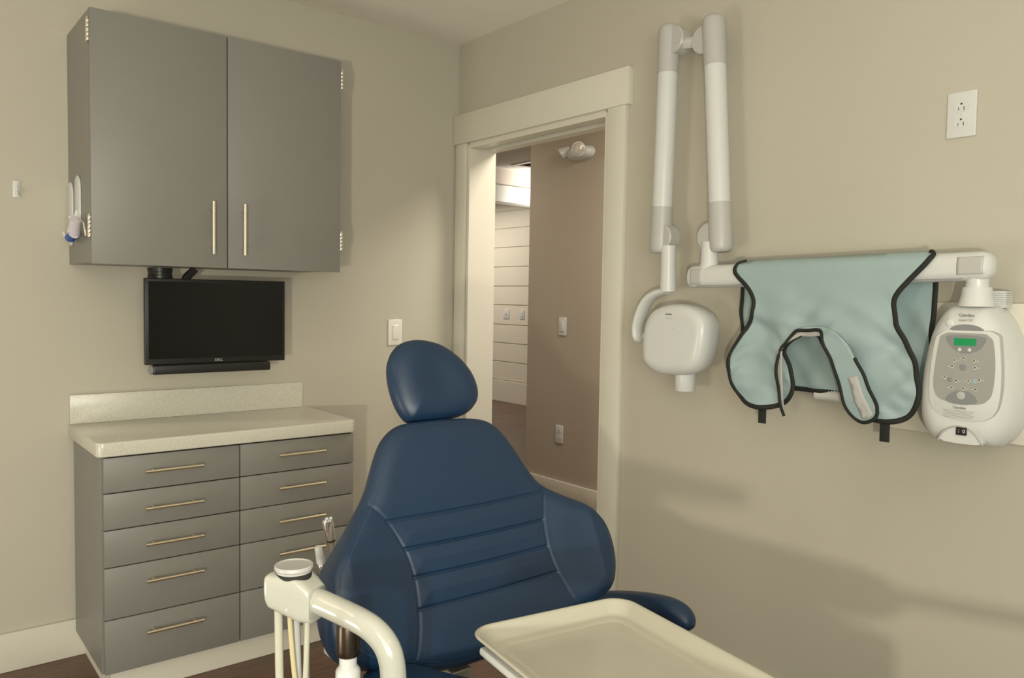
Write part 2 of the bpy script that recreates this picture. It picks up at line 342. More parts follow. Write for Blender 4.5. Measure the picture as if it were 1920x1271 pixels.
BACKREST=[(-0.104,0.315),(-0.137,0.297),(-0.157,0.275),(-0.176,0.24),(-0.201,0.192),(-0.231,0.156),(-0.264,0.12),(-0.293,0.092),(-0.309,0.074),(-0.319,0.044),(-0.327,-0.003),(-0.327,-0.034),(-0.316,-0.065),(-0.302,-0.082),(-0.267,-0.1),(-0.171,-0.123),(-0.121,-0.149),(-0.073,-0.147),(-0.034,-0.141),(-0.001,-0.139),(0.273,-0.104),(0.304,-0.086),(0.325,-0.052),(0.335,-0.013),(0.334,0.029),(0.322,0.062),(0.292,0.094),(0.246,0.124),(0.202,0.155),(0.176,0.193),(0.158,0.235),(0.14,0.269),(0.118,0.295),(0.093,0.308),(0.052,0.315),(-0.014,0.316),(-0.066,0.315)]
HEADREST=[(-0.077,0.319),(-0.09,0.345),(-0.096,0.385),(-0.094,0.425),(-0.084,0.456),(-0.062,0.48),(-0.03,0.491),(0.003,0.49),(0.041,0.48),(0.074,0.457),(0.098,0.428),(0.111,0.397),(0.112,0.363),(0.098,0.339),(0.073,0.323),(0.04,0.317),(-0.002,0.314),(-0.041,0.312),(-0.066,0.314)]
SEAM_L=[(-0.206,0.167),(-0.193,0.152),(-0.18,0.133),(-0.164,0.1),(-0.153,0.073),(-0.148,0.042),(-0.147,0.018),(-0.149,-0.011),(-0.153,-0.04),(-0.159,-0.066),(-0.168,-0.092),(-0.181,-0.118)]
SEAM_R=[(0.202,0.155),(0.19,0.124),(0.177,0.085),(0.172,0.057),(0.17,0.023),(0.174,-0.01),(0.179,-0.029),(0.19,-0.064),(0.204,-0.1),(0.217,-0.127)]
SA=[(-0.18,0.133),(-0.008,0.131),(0.192,0.135)]
SB=[(-0.155,0.079),(-0.002,0.076),(0.173,0.079)]
SC=[(-0.148,0.027),(-0.001,0.024),(0.167,0.026)]
SD=[(-0.15,-0.029),(0.001,-0.031),(0.176,-0.028)]
# ================================================================ THE ROOM
H = 2.459
struct(box('floor', M['floor'], -4.2, 7.0, -5.4, 8.2, -.10, 0))
struct(box('ceiling', M['ceil'], -4.2, .13, -5.4, .13, H, H+.1))
struct(box('wall_back', M['wall'], -4.2, 0.0, 0, .13, 0, H))
DY0, DY1, DZ = -.092, -.9945, 1.985            # door opening
wb = B(); wb.box(0, .13, -5.4, DY1, 0, H); wb.box(0, .13, DY0, .13, 0, H); wb.box(0, .13, DY1, DY0, DZ, H)
struct(wb.obj('wall_right', M['wall'], angle=20))
struct(box('wall_left', M['wall'], -4.33, -4.2, -5.4, .13, 0, H))
struct(box('wall_front', M['wall'], -4.2, .0, -5.53, -5.4, 0, H))
def baseboard(name, pts, h=.132, m=None, t=.016):
    """pts: x0,x1,y0,y1 footprint; small top chamfer"""
    x0, x1, y0, y1 = pts
    return struct(box(name, M['trim'], x0, x1, y0, y1, 0, h, bevel=.003, bseg=2))
baseboard('baseboard_back', (-4.2, -1.575, -.016, 0)); baseboard('baseboard_back', (-.80, -.017, -.016, 0))
baseboard('baseboard_right', (-.016, 0, -5.4, -1.087))
baseboard('baseboard_left', (-4.2, -4.184, -5.4, -.017))

# door casing and jambs
HZ0, HZ1 = 1.993, 2.1266
d = B()
d.box(-.0286, 0, -1.1043, -.003, HZ0, HZ1)
door = struct(d.obj('door_1', M['trim'], bevel=.0015, bseg=2))
for a, b_ in ((-1.0851, DY1-.002), (-.088, -.012)):
    box('casing', M['trim'], -.0211, 0, a, b_, 0, HZ0, door, bevel=.0015, bseg=2)
j = B()
j.box(-.010, .142, DY1, DY1+.020, 0, DZ); j.box(-.010, .142, DY0-.0, DY0-.0165, 0, DZ)
# head jamb with the sliding track groove
j.box(-.010, .045, DY1+.02, DY0-.0165, DZ-.016, DZ+.008); j.box(.085, .142, DY1+.02, DY0-.0165, DZ-.020, DZ+.008)
j.obj('jamb', M['trim'], door, bevel=.001, bseg=1)
t = B(); t.box(.045, .085, DY1+.02, DY0-.0165, DZ-.004, DZ+.010); t.obj('track_groove', M['dark'], door)

# ---------------------------------------------------------------- hall and lobby beyond the doorway
struct(box('ceiling_hall', M['ceil'], .13, 7.0, -5.4, 8.2, H, H+.1))
HX = 1.235
struct(box('wall_hall', M['hallwall'], HX, HX+.12, -5.4, .945, 0, H))
hb = B(); hb.box(HX-.016, HX, -5.4, .961, 0, .132); hb.box(HX, HX+.12, .945, .961, 0, .132)
struct(hb.obj('baseboard_hall', M['trim'], bevel=.003, bseg=2))
struct(box('wall_hall_end', M['hallwall'], .13, HX, -5.53, -5.4, 0, H))
struct(box('wall_lobby_end', M['hallwall'], .0, 7.0, 8.2, 8.33, 0, H))
struct(box('wall_lobby_left', M['hallwall'], .0, .13, .13, 8.2, 0, H))
struct(box('wall_lobby_near', M['hallwall'], HX+.12, 7.0, .70, .82, 0, H))
# shiplap boards
SX = 3.955
edges = [0, .263, .4935, .7249, .9533, 1.1959, 1.4269, 1.6635, 1.9017, 2.133, 2.3444, H]
sb = B()
for i, (a, b_) in enumerate(zip(edges[:-1], edges[1:])):
    t_ = .020 if i == 0 else .0
    sb.box(SX-.012-t_, SX, .82, 8.2, a+(.0 if i == 0 else .006), b_-.004)
sb.box(SX, SX+.12, .82, 8.2, 0, H)
struct(sb.obj('wall_shiplap', M['ship'], bevel=.002, bseg=1))
struct(box('trim_1', M['hallwall'], HX+.12, SX-.034, 2.67, 2.80, 2.30, H))
struct(box('trim_2', M['trim'], HX+.12, SX-.034, 2.625, 2.80, 2.155, 2.303, bevel=.002))

# ================================================================ THINGS
# ---------------------------------------------------------------- wall cabinet
UL, UR, UM, UT, UB, UF = -1.6232, -.778, -1.2007, 2.156, 1.3744, -.354
cab = thing('wall_cabinet', 'grey two-door wall cabinet hung above the black monitor', 'cabinet', (UL, 0, UB))
b = B(); b.box(UL, UR, -.330, 0, UB+.004, UT); b.obj('body', M['cab'], cab, bevel=.0008, bseg=1)
def bar_handle(c, axis, length, parent, out=(0, -1, 0), r=.0058):
    c, ax, out = Vector(c), Vector(axis), Vector(out)
    b = B(); b.tube([c-ax*length/2, c+ax*length/2], r, 14)
    for s in (-1, 1):
        p = c+ax*s*(length/2-.026)
        b.tube([p, p-out*.029], r*.8, 12)
    return b.obj('handle', M['brass'], parent, angle=40)
def hinge(x, z0, z1, side, parent, y=-.337):
    b = B(); n = 5; L = (z1-z0)/n
    for i in range(n):
        b.lathe([(.0052, 0), (.0060, .0012), (.0060, L-.0016), (.0052, L-.0006)], (x, y-.014, z0+i*L), seg=14)
    b.lathe([(.001, 0), (.0042, .001), (.0042, .003), (.002, .005)], (x, y-.014, z1), seg=12)
    b.box(min(x, x-side*.004), max(x, x-side*.004), y-.010, y+.018, z0, z1)
    return b.obj('hinge', M['hinge'], parent, angle=40)
doors = []
for x0, x1, hx, side in ((UL, UM-.002, -1.2575, -1), (UM+.002, UR, -1.1514, 1)):
    dr = box('door', M['cab'], x0+(.001 if side < 0 else 0), x1, UF, -.332, UB, UT+.002, cab, bevel=.001, bseg=2)
    bar_handle((hx, UF-.031, 1.5075), (0, 0, 1), .176, dr)
    xe = UL-.004 if side < 0 else UR+.005
    for z0, z1 in ((2.056, 2.124), (1.456, 1.524)): hinge(xe, z0, z1, side, dr)
box('shadow_gap', M['dark'], UL+.006, UL+.0195, -.332, -.330, UB+.004, UT-.002, cab)

# ---------------------------------------------------------------- base cabinet with two columns of five drawers
LL, LR, LM, LT, LF = -1.620, -.766, -1.193, .7796, -.4474
Z5 = [.7796, .6646, .5489, .4310, .2659, .0917]
base = thing('base_cabinet', 'grey base cabinet of ten drawers with bar handles on a white plinth', 'cabinet', (LL, 0, 0))
b = B(); b.box(LL, LR, -.427, -.017, .0917, LT); b.obj('body', M['cab'], base, bevel=.0008, bseg=1)
b = B(); b.box(LL+.03, LR-.02, -.407, -.017, 0, .0905); b.obj('plinth', M['trim'], base, bevel=.001, bseg=1)
box('gap_shadow', M['dark'], LL+.018, LR-.004, -.4285, -.427, .095, LT-.001, base)
hz = [(.726, .608, .4935, .376, .2115), (.728, .612, .494, .3795, .2135)]
for ci, (x0, x1, hx0, hx1) in enumerate(((LL+.006, LM-.002, -1.5, -1.3225), (LM+.002, LR, -1.0655, -.8912))):
    for k in range(5):
        dr = box('drawer', M['cab'], x0, x1, LF, -.4285, Z5[k+1]+.0018, Z5[k]-(.005 if k == 0 else .0018), base, bevel=.0008, bseg=2)
        bar_handle(((hx0+hx1)/2, LF-.031, hz[ci][k]), (1, 0, 0), hx1-hx0, dr, r=.0055)

# ---------------------------------------------------------------- countertop + upstand
CL, CR, CT, CF = -1.6343, -.760, .825, -.4573
ct = thing('countertop', 'pale speckled countertop with upstand on the drawer cabinet', 'countertop', (CL, 0, LT))
bm = bmesh.new()
def rrect(x0, x1, y0, y1, r, corners, n=8):
    out = []
    for (cx, cy, a0, on) in ((x0, y0, 180, corners[0]), (x1, y0, 270, corners[1]), (x1, y1, 0, corners[2]), (x0, y1, 90, corners[3])):
        sx = 1 if cx == x0 else -1; sy = 1 if cy == y0 else -1
        if not on: out.append((cx, cy)); continue
        for i in range(n+1):
            a = math.radians(a0+90*i/n); out.append((cx+sx*r+r*math.cos(a), cy+sy*r+r*math.sin(a)))
    return out
def slab(outline, z0, z1):
    n = len(outline); v = [(x, y, z0) for x, y in outline]+[(x, y, z1) for x, y in outline]
    f = [tuple(range(n))[::-1], tuple(range(n, 2*n))]+[(i, (i+1) % n, n+(i+1) % n, n+i) for i in range(n)]
    return B().raw(v, f)
slab(rrect(CL, CR, CF, -.0005, .022, (1, 1, 0, 0)), LT+.0005, CT).obj('slab', M['quartz'], ct, bevel=.004, bseg=3)
box('upstand', M['quartz'], -1.6301, -.7757, -.0188, -.0005, CT, .9261, ct, bevel=.0015, bseg=2)

# ---------------------------------------------------------------- monitor and its mount
mount = thing('monitor_mount', 'black swivel mount joining the monitor to the cabinet underside', 'bracket', (-1.37, -.2, 1.337))
b = B(); b.lathe([(.041, -.03), (.041, .010), (.039, .012), (.039, .020), (.041, .022), (.041, .036)], (-1.367, -.150, 1.3375), seg=36); b.obj('swivel_column', M['black'], mount)
b = B(); b.tube([(-1.295, -.170, 1.20), (-1.292, -.168, 1.32), (-1.280, -.165, 1.345), (-1.262, -.163, 1.362), (-1.252, -.163, 1.374)], [.014, .015, .015, .014, .014], 12, squash=.5, up=(0, 1, 0)); b.box(-1.33, -1.02, -.174, -.160, 1.13, 1.24); b.obj('arm', M['black'], mount)
mon = thing('monitor', 'black flat monitor with speaker bar under the wall cabinet', 'monitor', (-1.18, -.2, 1.0364))
ML, MR, MB, MT, MY = -1.4305, -.9295, 1.0364, 1.3365, -.2
b = B(); b.box(ML, MR, MY, MY+.020, MB, MT); b.obj('bezel', M['black'], mon, bevel=.003)
b = B(); b.box(ML+.03, MR-.03, MY+.019, MY+.038, MB+.04, MT-.03); b.obj('rear_housing', M['black'], mon, bevel=.012)
box('screen', M['screen'], ML+.012, MR-.010, MY-.0012, MY, MB+.020, MT-.011, mon)
text('logo', M['logo'], 'DELL', .0135, (-1.180, MY-.0005, MB+.0105), parent=mon, **TA)
sbv = B(); sbv.box(-1.408, -.990, MY-.012, MY+.022, 1.0025, 1.0355); sbo = sbv.obj('sound_bar', M['black'], mon, bevel=.006)
B().lathe([(.0165, 0), (.0165, .006), (.012, .009)], (-1.407, MY+.006, 1.019), (-1, 0, 0), 24).obj('bar_end_cap', M['greyd'], sbo)

# ---------------------------------------------------------------- fittings on walls and cabinet
def wall_plate(name, label, cat, c, wall, kind, w_=.070, h_=.1143, group=None, m='white'):
    """c: centre on wall; wall 'A' faces -y, 'B' faces -x"""
    c = Vector(c); ex = Vector((1, 0, 0)) if wall == 'A' else Vector((0, -1, 0)); n = Vector((0, -1, 0)) if wall == 'A' else Vector((-1, 0, 0))
    o = thing(name, label, cat, c, group)
    def bx(nm, mm, u0, u1, z0, z1, d0, d1, bevel=0):
        p = [c+ex*u+n*d+Vector((0, 0, z)) for u in (u0, u1) for d in (d0, d1) for z in (z0, z1)]
        xs, ys, zs = zip(*[(q.x, q.y, q.z) for q in p])
        return box(nm, mm, min(xs), max(xs), min(ys), max(ys), min(zs), max(zs), o, bevel)
    bx('plate', M[m], -w_/2, w_/2, -h_/2, h_/2, .0002, .0062, .0022)
    if kind == 'rocker':
        bx('rocker_frame', M[m], -.0170, .0170, -.034, .034, .006, .0075, .001)
        bx('rocker', M[m], -.0145, .0145, -.0310, .0310, .0075, .0108, .0015)
    elif kind == 'toggle':
        bx('toggle_base', M[m], -.011, .011, -.02, .02, .006, .008, .001); bx('toggle', M[m], -.004, .004, -.002, .014, .008, .020, .001)
    else:
        for zc in (.0195, -.0195):
            r = B(); pr = []
            for i in range(32):
                a = 2*math.pi*i/32; pr.append((.0172*math.cos(a), max(-.0125, min(.0125, .0172*math.sin(a)))+zc))
            v = [c+ex*u+n*.0060+Vector((0, 0, z)) for u, z in pr]+[c+ex*u+n*.0078+Vector((0, 0, z)) for u, z in pr]
            nn = 32; r.raw(v, [tuple(range(nn))[::-1], tuple(range(nn, 2*nn))]+[(i, (i+1) % nn, nn+(i+1) % nn, nn+i) for i in range(nn)])
            rc = r.obj('receptacle', M[m], o)
            def slot(u0, u1, z0, z1):
                s = B(); p = [c+ex*u+n*d_+Vector((0, 0, z)) for u in (u0, u1) for d_ in (.0074, .0081) for z in (z0, z1)]
                xs, ys, zs = zip(*[(q.x, q.y, q.z) for q in p]); return (min(xs), max(xs), min(ys), max(ys), min(zs), max(zs))
            s = B(); s.box(*slot(-.0072, -.0056, zc-.009, zc-.001)); s.box(*slot(.0056, .0074, zc-.010, zc)); s.box(*slot(-.0024, .0024, zc+.0045, zc+.009))
            sl = s.obj('slots', M['slot'], o); sl.parent = rc; sl.matrix_parent_inverse = Matrix()
        bx('screw', M['hinge'], -.002, .002, -.002, .002, .006, .0072, .0008)
    return o
wall_plate('light_switch', 'glossy white rocker light switch on the cabinet wall above the headrest', 'switch', (-.3316, 0, 1.1255), 'A', 'rocker', m='gloss')
wall_plate('power_outlet', 'white duplex power outlet high on the right wall above the apron', 'outlet', (0, -2.2298, 1.7701), 'B', 'duplex')
wall_plate('light_switch', 'white light switch on the taupe hallway wall, above the low outlet', 'switch', (HX, .6001, 1.1136), 'B', 'rocker')
wall_plate('power_outlet', 'white outlet low on the taupe hallway wall', 'outlet', (HX, .6112, .4281), 'B', 'duplex')
wall_plate('light_switch', 'small light switch on the far shiplap wall, left of the pair', 'switch', (SX-.012, 4.598, 1.084), 'B', 'toggle', .115)
wall_plate('light_switch', 'small light switch on the far shiplap wall, right of the pair', 'switch', (SX-.012, 4.293, 1.085), 'B', 'rocker', .085)

hk = thing('wall_hook', 'small white adhesive hook on the wall left of the cabinet', 'hook', (-1.778, 0, 1.60))
b = B(); b.box(-1.7878, -1.7668, -.0045, -.0003, 1.5935, 1.6500); b.obj('base', M['white'], hk, bevel=.003)
b = B(); b.tube([(-1.777, -.0048, 1.640), (-1.777, -.006, 1.620), (-1.777, -.009, 1.606), (-1.777, -.017, 1.603), (-1.777, -.020, 1.612)], [.0045, .005, .0055, .005, .004], 12); b.obj('hook', M['white'], hk)

# the two long white hooks on the cabinet's side, and the clip hung on one
for i, (yc, z0, z1, lab) in enumerate(((-.0520, 1.455, 1.640, 'long white adhesive strip hook nearest the wall on the cabinet side'), (-.172, 1.500, 1.650, 'long white adhesive strip hook nearer the door hinge on the cabinet side'))):
    o = thing('adhesive_hook', lab, 'hook', (UL, yc, z0), 'adhesive hooks on the cabinet side')
    ol = [];  hw = .041
    for k in range(13):
        a = math.pi*k/12; ol.append((yc+hw*math.cos(a), z1-.03+.045*math.sin(a)))
    for k in range(13):
        a = math.pi+math.pi*k/12; ol.append((yc+hw*math.cos(a), z0+.03+.045*math.sin(a)))
    v = [(UL-.0003, y, z) for y, z in ol]+[(UL-.006, y, z) for y, z in ol]; n = len(ol)
    B().raw(v, [tuple(range(n)), tuple(range(n, 2*n))[::-1]]+[(i_, (i_+1) % n, n+(i_+1) % n, n+i_) for i_ in range(n)]).obj('strip', M['white'], o, bevel=.002, bseg=2)
    b = B(); b.tube([(UL-.005, yc, z0+.05), (UL-.012, yc, z0+.022), (UL-.022, yc, z0+.018), (UL-.026, yc, z0+.032)], .006, 10); b.obj('hook', M['white'], o)
cl = thing('plastic_clip', 'pale lilac plastic clip with blue tip beside the wall cabinet hinge', 'clip', (UL-.03, -.25, 1.46))
b = B(); b.tube([(UL-.030, -.262, 1.468), (UL-.034, -.306, 1.512)], [.0165, .0165], 20); b.obj('sleeve', M['lilac'], cl, bevel=0)
b = B(); b.tube([(UL-.013, -.140, 1.478), (UL-.017, -.115, 1.462)], [.012, .016], 16); b.obj('tip', M['blue'], cl)
b = B(); b.tube([(UL-.013, -.140, 1.478), (UL-.022, -.20, 1.466), (UL-.030, -.275, 1.462)], [.008, .008, .008], 12); b.obj('stem', M['lilac'], cl)
b = B(); b.tube([(UL-.032, -.330, 1.512), (UL-.020, -.350, 1.50), (UL-.014, -.345, 1.46)], .0025, 8); b.obj('wire_clip', M['hinge'], cl)
b = B(); b.tube([(UL-.032, -.26, 1.50), (UL-.026, -.22, 1.51), (UL-.020, -.165, 1.505), (UL-.020, -.16, 1.53)], .0025, 8); b.obj('wire_clip', M['hinge'], cl)

# emergency light in the hall
em = thing('emergency_light', 'white twin-head emergency light high on the hallway wall', 'emergency light', (HX, .47, 2.18))
pad('housing', M['white'], [(-.10, -.030), (-.05, -.045), (.05, -.045), (.10, -.030), (.115, 0), (.10, .030), (.05, .045), (-.05, .045), (-.10, .030), (-.115, 0)], (HX-.002, .455, 2.175), (0, -1, 0), (0, .0, 1), (-1, 0, 0), .055, .001, .03, em, n=80, M_=20)
hd = B(); ax = Vector((-.74, -.60, -.22)).normalized()
hd.lathe([(.022, -.030), (.036, -.010), (.043, .015), (.042, .022)], (HX-.065, .418, 2.190), ax, 36); l1 = hd.obj('lamp_head', M['white'], em)
b = B(); b.lathe([(.036, .0), (.036, .004), (.030, .008), (.014, .010)], Vector((HX-.065, .418, 2.190))+ax*.022, ax, 36); b.obj('lens', M['lampglass'], l1)
b = B()
for k in range(-4, 5):
    b.box(-.0015, .0015, -.001, .001, 0, 1)
b = B(); e1 = ax.cross(Vector((0, 0, 1))).normalized(); e2 = ax.cross(e1)
for k in range(-4, 5):
    q = Vector((HX-.065, .418, 2.190))+ax*.032+e1*k*.0068; hh = math.sqrt(max(.0, .033**2-(k*.0068)**2)); b.tube([q-e2*hh, q+e2*hh], .002, 6)
b.obj('lens_rib', M['lampglass'], l1)
hd = B(); ax2 = Vector((-.45, .75, -.55)).normalized(); hd.lathe([(.014, -.050), (.030, -.012), (.038, .010), (.034, .014)], (HX-.055, .570, 2.185), ax2, 30); hd.obj('lamp_head', M['white'], em)

# ceiling vent in the lobby
cv = thing('ceiling_vent', 'dark louvred vent in the lobby ceiling beyond the doorway', 'vent', (2.45, 2.25, H-.012))
b = B(); b.box(2.25, 2.29, 2.05, 2.43, H-.010, H-.0005); b.box(2.60, 2.64, 2.05, 2.43, H-.010, H-.0005); b.box(2.29, 2.60, 2.39, 2.43, H-.010, H-.0005); b.box(2.29, 2.60, 2.05, 2.09, H-.010, H-.0005); b.obj('frame', M['trim'], cv)
b = B()
for k in range(10): b.box(2.29, 2.60, 2.092+k*.030, 2.096+k*.030, H-.008, H-.0015)
b.box(2.29, 2.60, 2.09, 2.39, H-.0014, H-.0005); b.obj('louvres', M['dark'], cv)

# ---------------------------------------------------------------- X-ray unit on the right wall
mb = thing('mounting_board', 'flat white board on the right wall behind the X-ray control box', 'board', (0, -2.3, .957))
box('panel', M['trim'], -.0185, -.0003, -2.62, -2.075, .957, 1.296, mb, bevel=.0012)
xr = thing('dental_xray_unit', 'white wall-mounted dental X-ray unit with folded arm and tube head', 'X-ray machine', (-.019, -2.31, .96))
yc = -2.312
left = chaikin(BOX_LEFT, 0)
prof = np.array(BOX_LEFT)
lft = [(y, z) for y, z in BOX_LEFT]
right = [(2*yc-.004-y, z) for y, z in reversed(BOX_LEFT[1:-2])]
outline = [(-y, z) for y, z in lft[:-1]]+[(-y, z) for y, z in right]
def boxpad(name, m, scale, x, Tf, w_, p=2.3, parent=None):
    c = np.array([-yc, 1.12]); ol = [tuple(c+(np.array(q)-c)*scale) for q in outline]
    return pad(name, m, ol, (x, 0, 0), (0, -1, 0), (0, 0, 1), (-1, 0, 0), Tf, .001, w_, parent, n=200, M_=60, p=p)
cb = boxpad('control_box', M['white'], 1.0, -.085, .072, .058, 2.2, xr)
# wider rear shell between the board and the front shell
v = []; f = []
def ring(scale, x):
    c = np.array([-yc, 1.12]); ol = resample(chaikin(outline, 2), 160); return [(x, -q[0], q[1]) for q in (c+(ol-c)*scale)]
rings = [ring(.965, -.0190), ring(.985, -.030), ring(.997, -.055), ring(1.0, -.070), ring(1.0, -.0855)]
for r0 in rings: v += r0
n = 160
for i in range(len(rings)-1):
    f += [(i*n+k, i*n+(k+1) % n, (i+1)*n+(k+1) % n, (i+1)*n+k) for k in range(n)]
f += [tuple(range(n)), tuple((len(rings)-1)*n+k for k in range(n))]
B().raw(v, f).obj('rear_shell', M['white'], cb, angle=70)
FX = -.157
def decal(name, m, pts, x, t, parent, bevel=0, smooth_it=2, n=80):
    ol = resample(chaikin(pts, smooth_it), n) if smooth_it else np.array(pts); n = len(ol)
    v = [(x+.0006, y, z) for y, z in ol]+[(x-t, y, z) for y, z in ol]
    return B().raw(v, [tuple(range(n)), tuple(range(n, 2*n))[::-1]]+[(i, (i+1) % n, n+(i+1) % n, n+i) for i in range(n)]).obj(name, m, parent, bevel=bevel, bseg=2, angle=30)
seam_pts = [((y-yc)*1.008+yc, (z-1.12)*1.008+1.12) for y, z in PANEL]
decal('panel_seam', M['greycap'], seam_pts, FX+.018, .0165, cb, smooth_it=1)
decal('front_panel', M['white'], PANEL, FX+.016, .0178, cb, bevel=.001, smooth_it=1)
decal('keypad', M['grey'], GREY, FX-.002, .0008, cb, smooth_it=1)
decal('display_field', M['greyd'], ARC_TOP, FX-.0026, .0008, cb)
decal('key_field', M['greyd'], ARC_BOT, FX-.0026, .0008, cb)
decal('display', M['lcd'], LCD, FX-.0032, .0010, cb, smooth_it=0)
decal('sensor_window', M['greyd'], ARC_HOOD, FX+.002, .0030, cb)
decal('lower_cutout', M['white'], CUTOUT, FX+.030, .0295, cb, smooth_it=1)
l = np.array(CUTOUT[:8]); binding('cutout_rim', M['greycap'], [tuple(q) for q in l], lambda q: np.stack([np.full(len(q), FX-.001), q[:, 0], q[:, 1]], 1), cb, .002, .002, closed=False, n=60)
sw = decal('power_switch', M['black'], SWITCH, FX-.0005, .0035, cb, bevel=.0008, smooth_it=0)
text('switch_mark', M['icon'], '0', .012, (FX-.0045, -2.331, .993), parent=cb, **TB)
text('switch_mark', M['greycap'], '|', .010, (FX-.0045, -2.3195, .993), parent=cb, **TB)
yb, zb = ROUND_BTN[0]
B().lathe([(.0085, 0), (.0085, .003), (.007, .0042), (.003, .0048)], (FX+.004, yb, zb), (-1, 0, 0), 24).obj('round_button', M['white'], cb)
for i, (y, z) in enumerate(BTN):
    r = (.0045, .0045, .0078, .0060, .0060, .0105)[i]; mm = ('icon', 'icon', 'greyd', 'greyd', 'cloth', 'greycap')[i]
    B().lathe([(r, 0), (r, .0006), (r*.8, .0010)], (FX-.0026, y, z), (-1, 0, 0), 24).obj('button', M[mm], cb)
for i, (y, z) in enumerate(ICON):
    b = B(); s = .0035
    b.box(FX-.0036, FX-.0027, y-s*.5, y+s*.5, z-s, z+s); b.box(FX-.0036, FX-.0027, y-s*1.1, y+s*.9, z-s*.2, z+s*.7)
    b.box(FX-.0036, FX-.0027, y+s*1.8, y+s*2.4, z-s*.3, z+s*.3) if i % 2 else b.box(FX-.0036, FX-.0027, y-s*2.6, y-s*2.0, z-s*.3, z+s*.3)
    b.obj('icon', M['icon'], cb)
text('brand_text', M['text'], 'Gendex', .0108, (FX-.0005, -2.3243, 1.2663), parent=cb, **TB)
text('model_text', M['textl'], 'expert DC', .0075, (FX-.0005, -2.3231, 1.2550), parent=cb, **TB)
text('brand_text', M['text'], 'Gendex', .0092, (FX-.0022, -2.3180, 1.0478), parent=cb, **TB)
b = B()
for k in range(6):
    z = 1.0405-k*.0034; b.box(FX-.0026, FX-.0018, -2.352+(.003*(k % 3)), -2.282-(.002*(k % 2)), z, z+.0010)
b.obj('fine_print', M['textl'], cb)

# pivot on top of the box, support arm
AX = -.100
b = B(); b.lathe([(.040, 0), (.038, .010), (.034, .026), (.032, .043), (.031, .046)], (AX, -2.322, 1.287), seg=40); b.obj('pivot_collar', M['white'], xr)
b = B(); b.lathe([(.026, 0), (.0245, .012), (.026, .022)], (AX, -2.322, 1.332), seg=40); b.obj('pivot_post', M['white'], xr)
b = B()
for k in range(7): b.box(-.062, -.022, -2.372, -2.334, 1.290+k*.0050, 1.2935+k*.0050)
b.box(-.059, -.022, -2.369, -2.333, 1.285, 1.325); b.obj('ribbed_cable_boot', M['white'], xr)
def railz(y): return 1.3645+(y+1.4617)*(1.3836-1.3645)/(-2.3691+1.4617)
def capsule(name, m, y0, y1, r, parent, n=2.8, seg=40, endr=.03, x=AX):
    """horizontal moulded arm with softly squared section and rounded ends"""
    v = []; f = []; ys = []
    for k in range(8): a = math.pi/2*k/7; ys.append((y0-endr*(1-math.sin(a))*-1*0, math.sin(a), k))
    st = []
    for k in range(9):
        a = math.pi/2*k/8; st.append((y0-endr*(1-math.cos(a)), max(.05, math.sin(a)**.8)))
    st = [(y0-endr*(1-math.cos(math.pi/2*k/8)), max(.03, math.sin(math.pi/2*k/8)**.75)) for k in range(9)]
    en = [(y1+endr*(1-math.cos(math.pi/2*k/8)), max(.03, math.sin(math.pi/2*k/8)**.75)) for k in range(9)][::-1]
    rows = st+[(y0-endr-(y0-endr-(y1+endr))*t, 1.0) for t in np.linspace(.05, .95, 12)]+en
    for y, s in rows:
        for k in range(seg):
            th = 2*math.pi*k/seg; c_, s_ = math.cos(th), math.sin(th)
            xx = math.copysign(abs(c_)**(2/n), c_)*r*s; zz = math.copysign(abs(s_)**(2/n), s_)*r*s
            v.append((x+xx, y, railz(y)+zz))
    N = len(rows); f = [(i*seg+k, i*seg+(k+1) % seg, (i+1)*seg+(k+1) % seg, (i+1)*seg+k) for i in range(N-1) for k in range(seg)]
    f += [tuple(range(seg))[::-1], tuple((N-1)*seg+k for k in range(seg))]
    return B().raw(v, f).obj(name, m, parent, angle=60)
RR = .0355
sa = capsule('support_arm', M['white'], -1.4635, -2.360, RR, xr, x=AX)
# grey inset shells at both ends and the seam along the lower edge
def shell_strip(name, m, y0, y1, th0, th1, parent, off=.0012, n=2.8):
    v = []; A = 14; Ys = np.linspace(y0, y1, 10)
    for y in Ys:
        for t in np.linspace(math.radians(th0), math.radians(th1), A):
            c_, s_ = math.cos(t), math.sin(t)
            v.append((AX+math.copysign(abs(c_)**(2/n), c_)*(RR+off), y, railz(y)+math.copysign(abs(s_)**(2/n), s_)*(RR+off)))
    f = [(i*A+k, i*A+k+1, (i+1)*A+k+1, (i+1)*A+k) for i in range(9) for k in range(A-1)]
    o = B().raw(v, f).obj(name, m, parent, angle=60); md = o.modifiers.new('t', 'SOLIDIFY'); md.thickness = .0012; return o
shell_strip('grey_inset', M['greycap'], -2.288, -2.346, 150, 205, sa)
shell_strip('grey_inset', M['greycap'], -1.492, -1.532, 145, 215, sa)
shell_strip('seam_line', M['greyd'], -1.51, -2.30, 226, 227.5, sa, off=.0006)
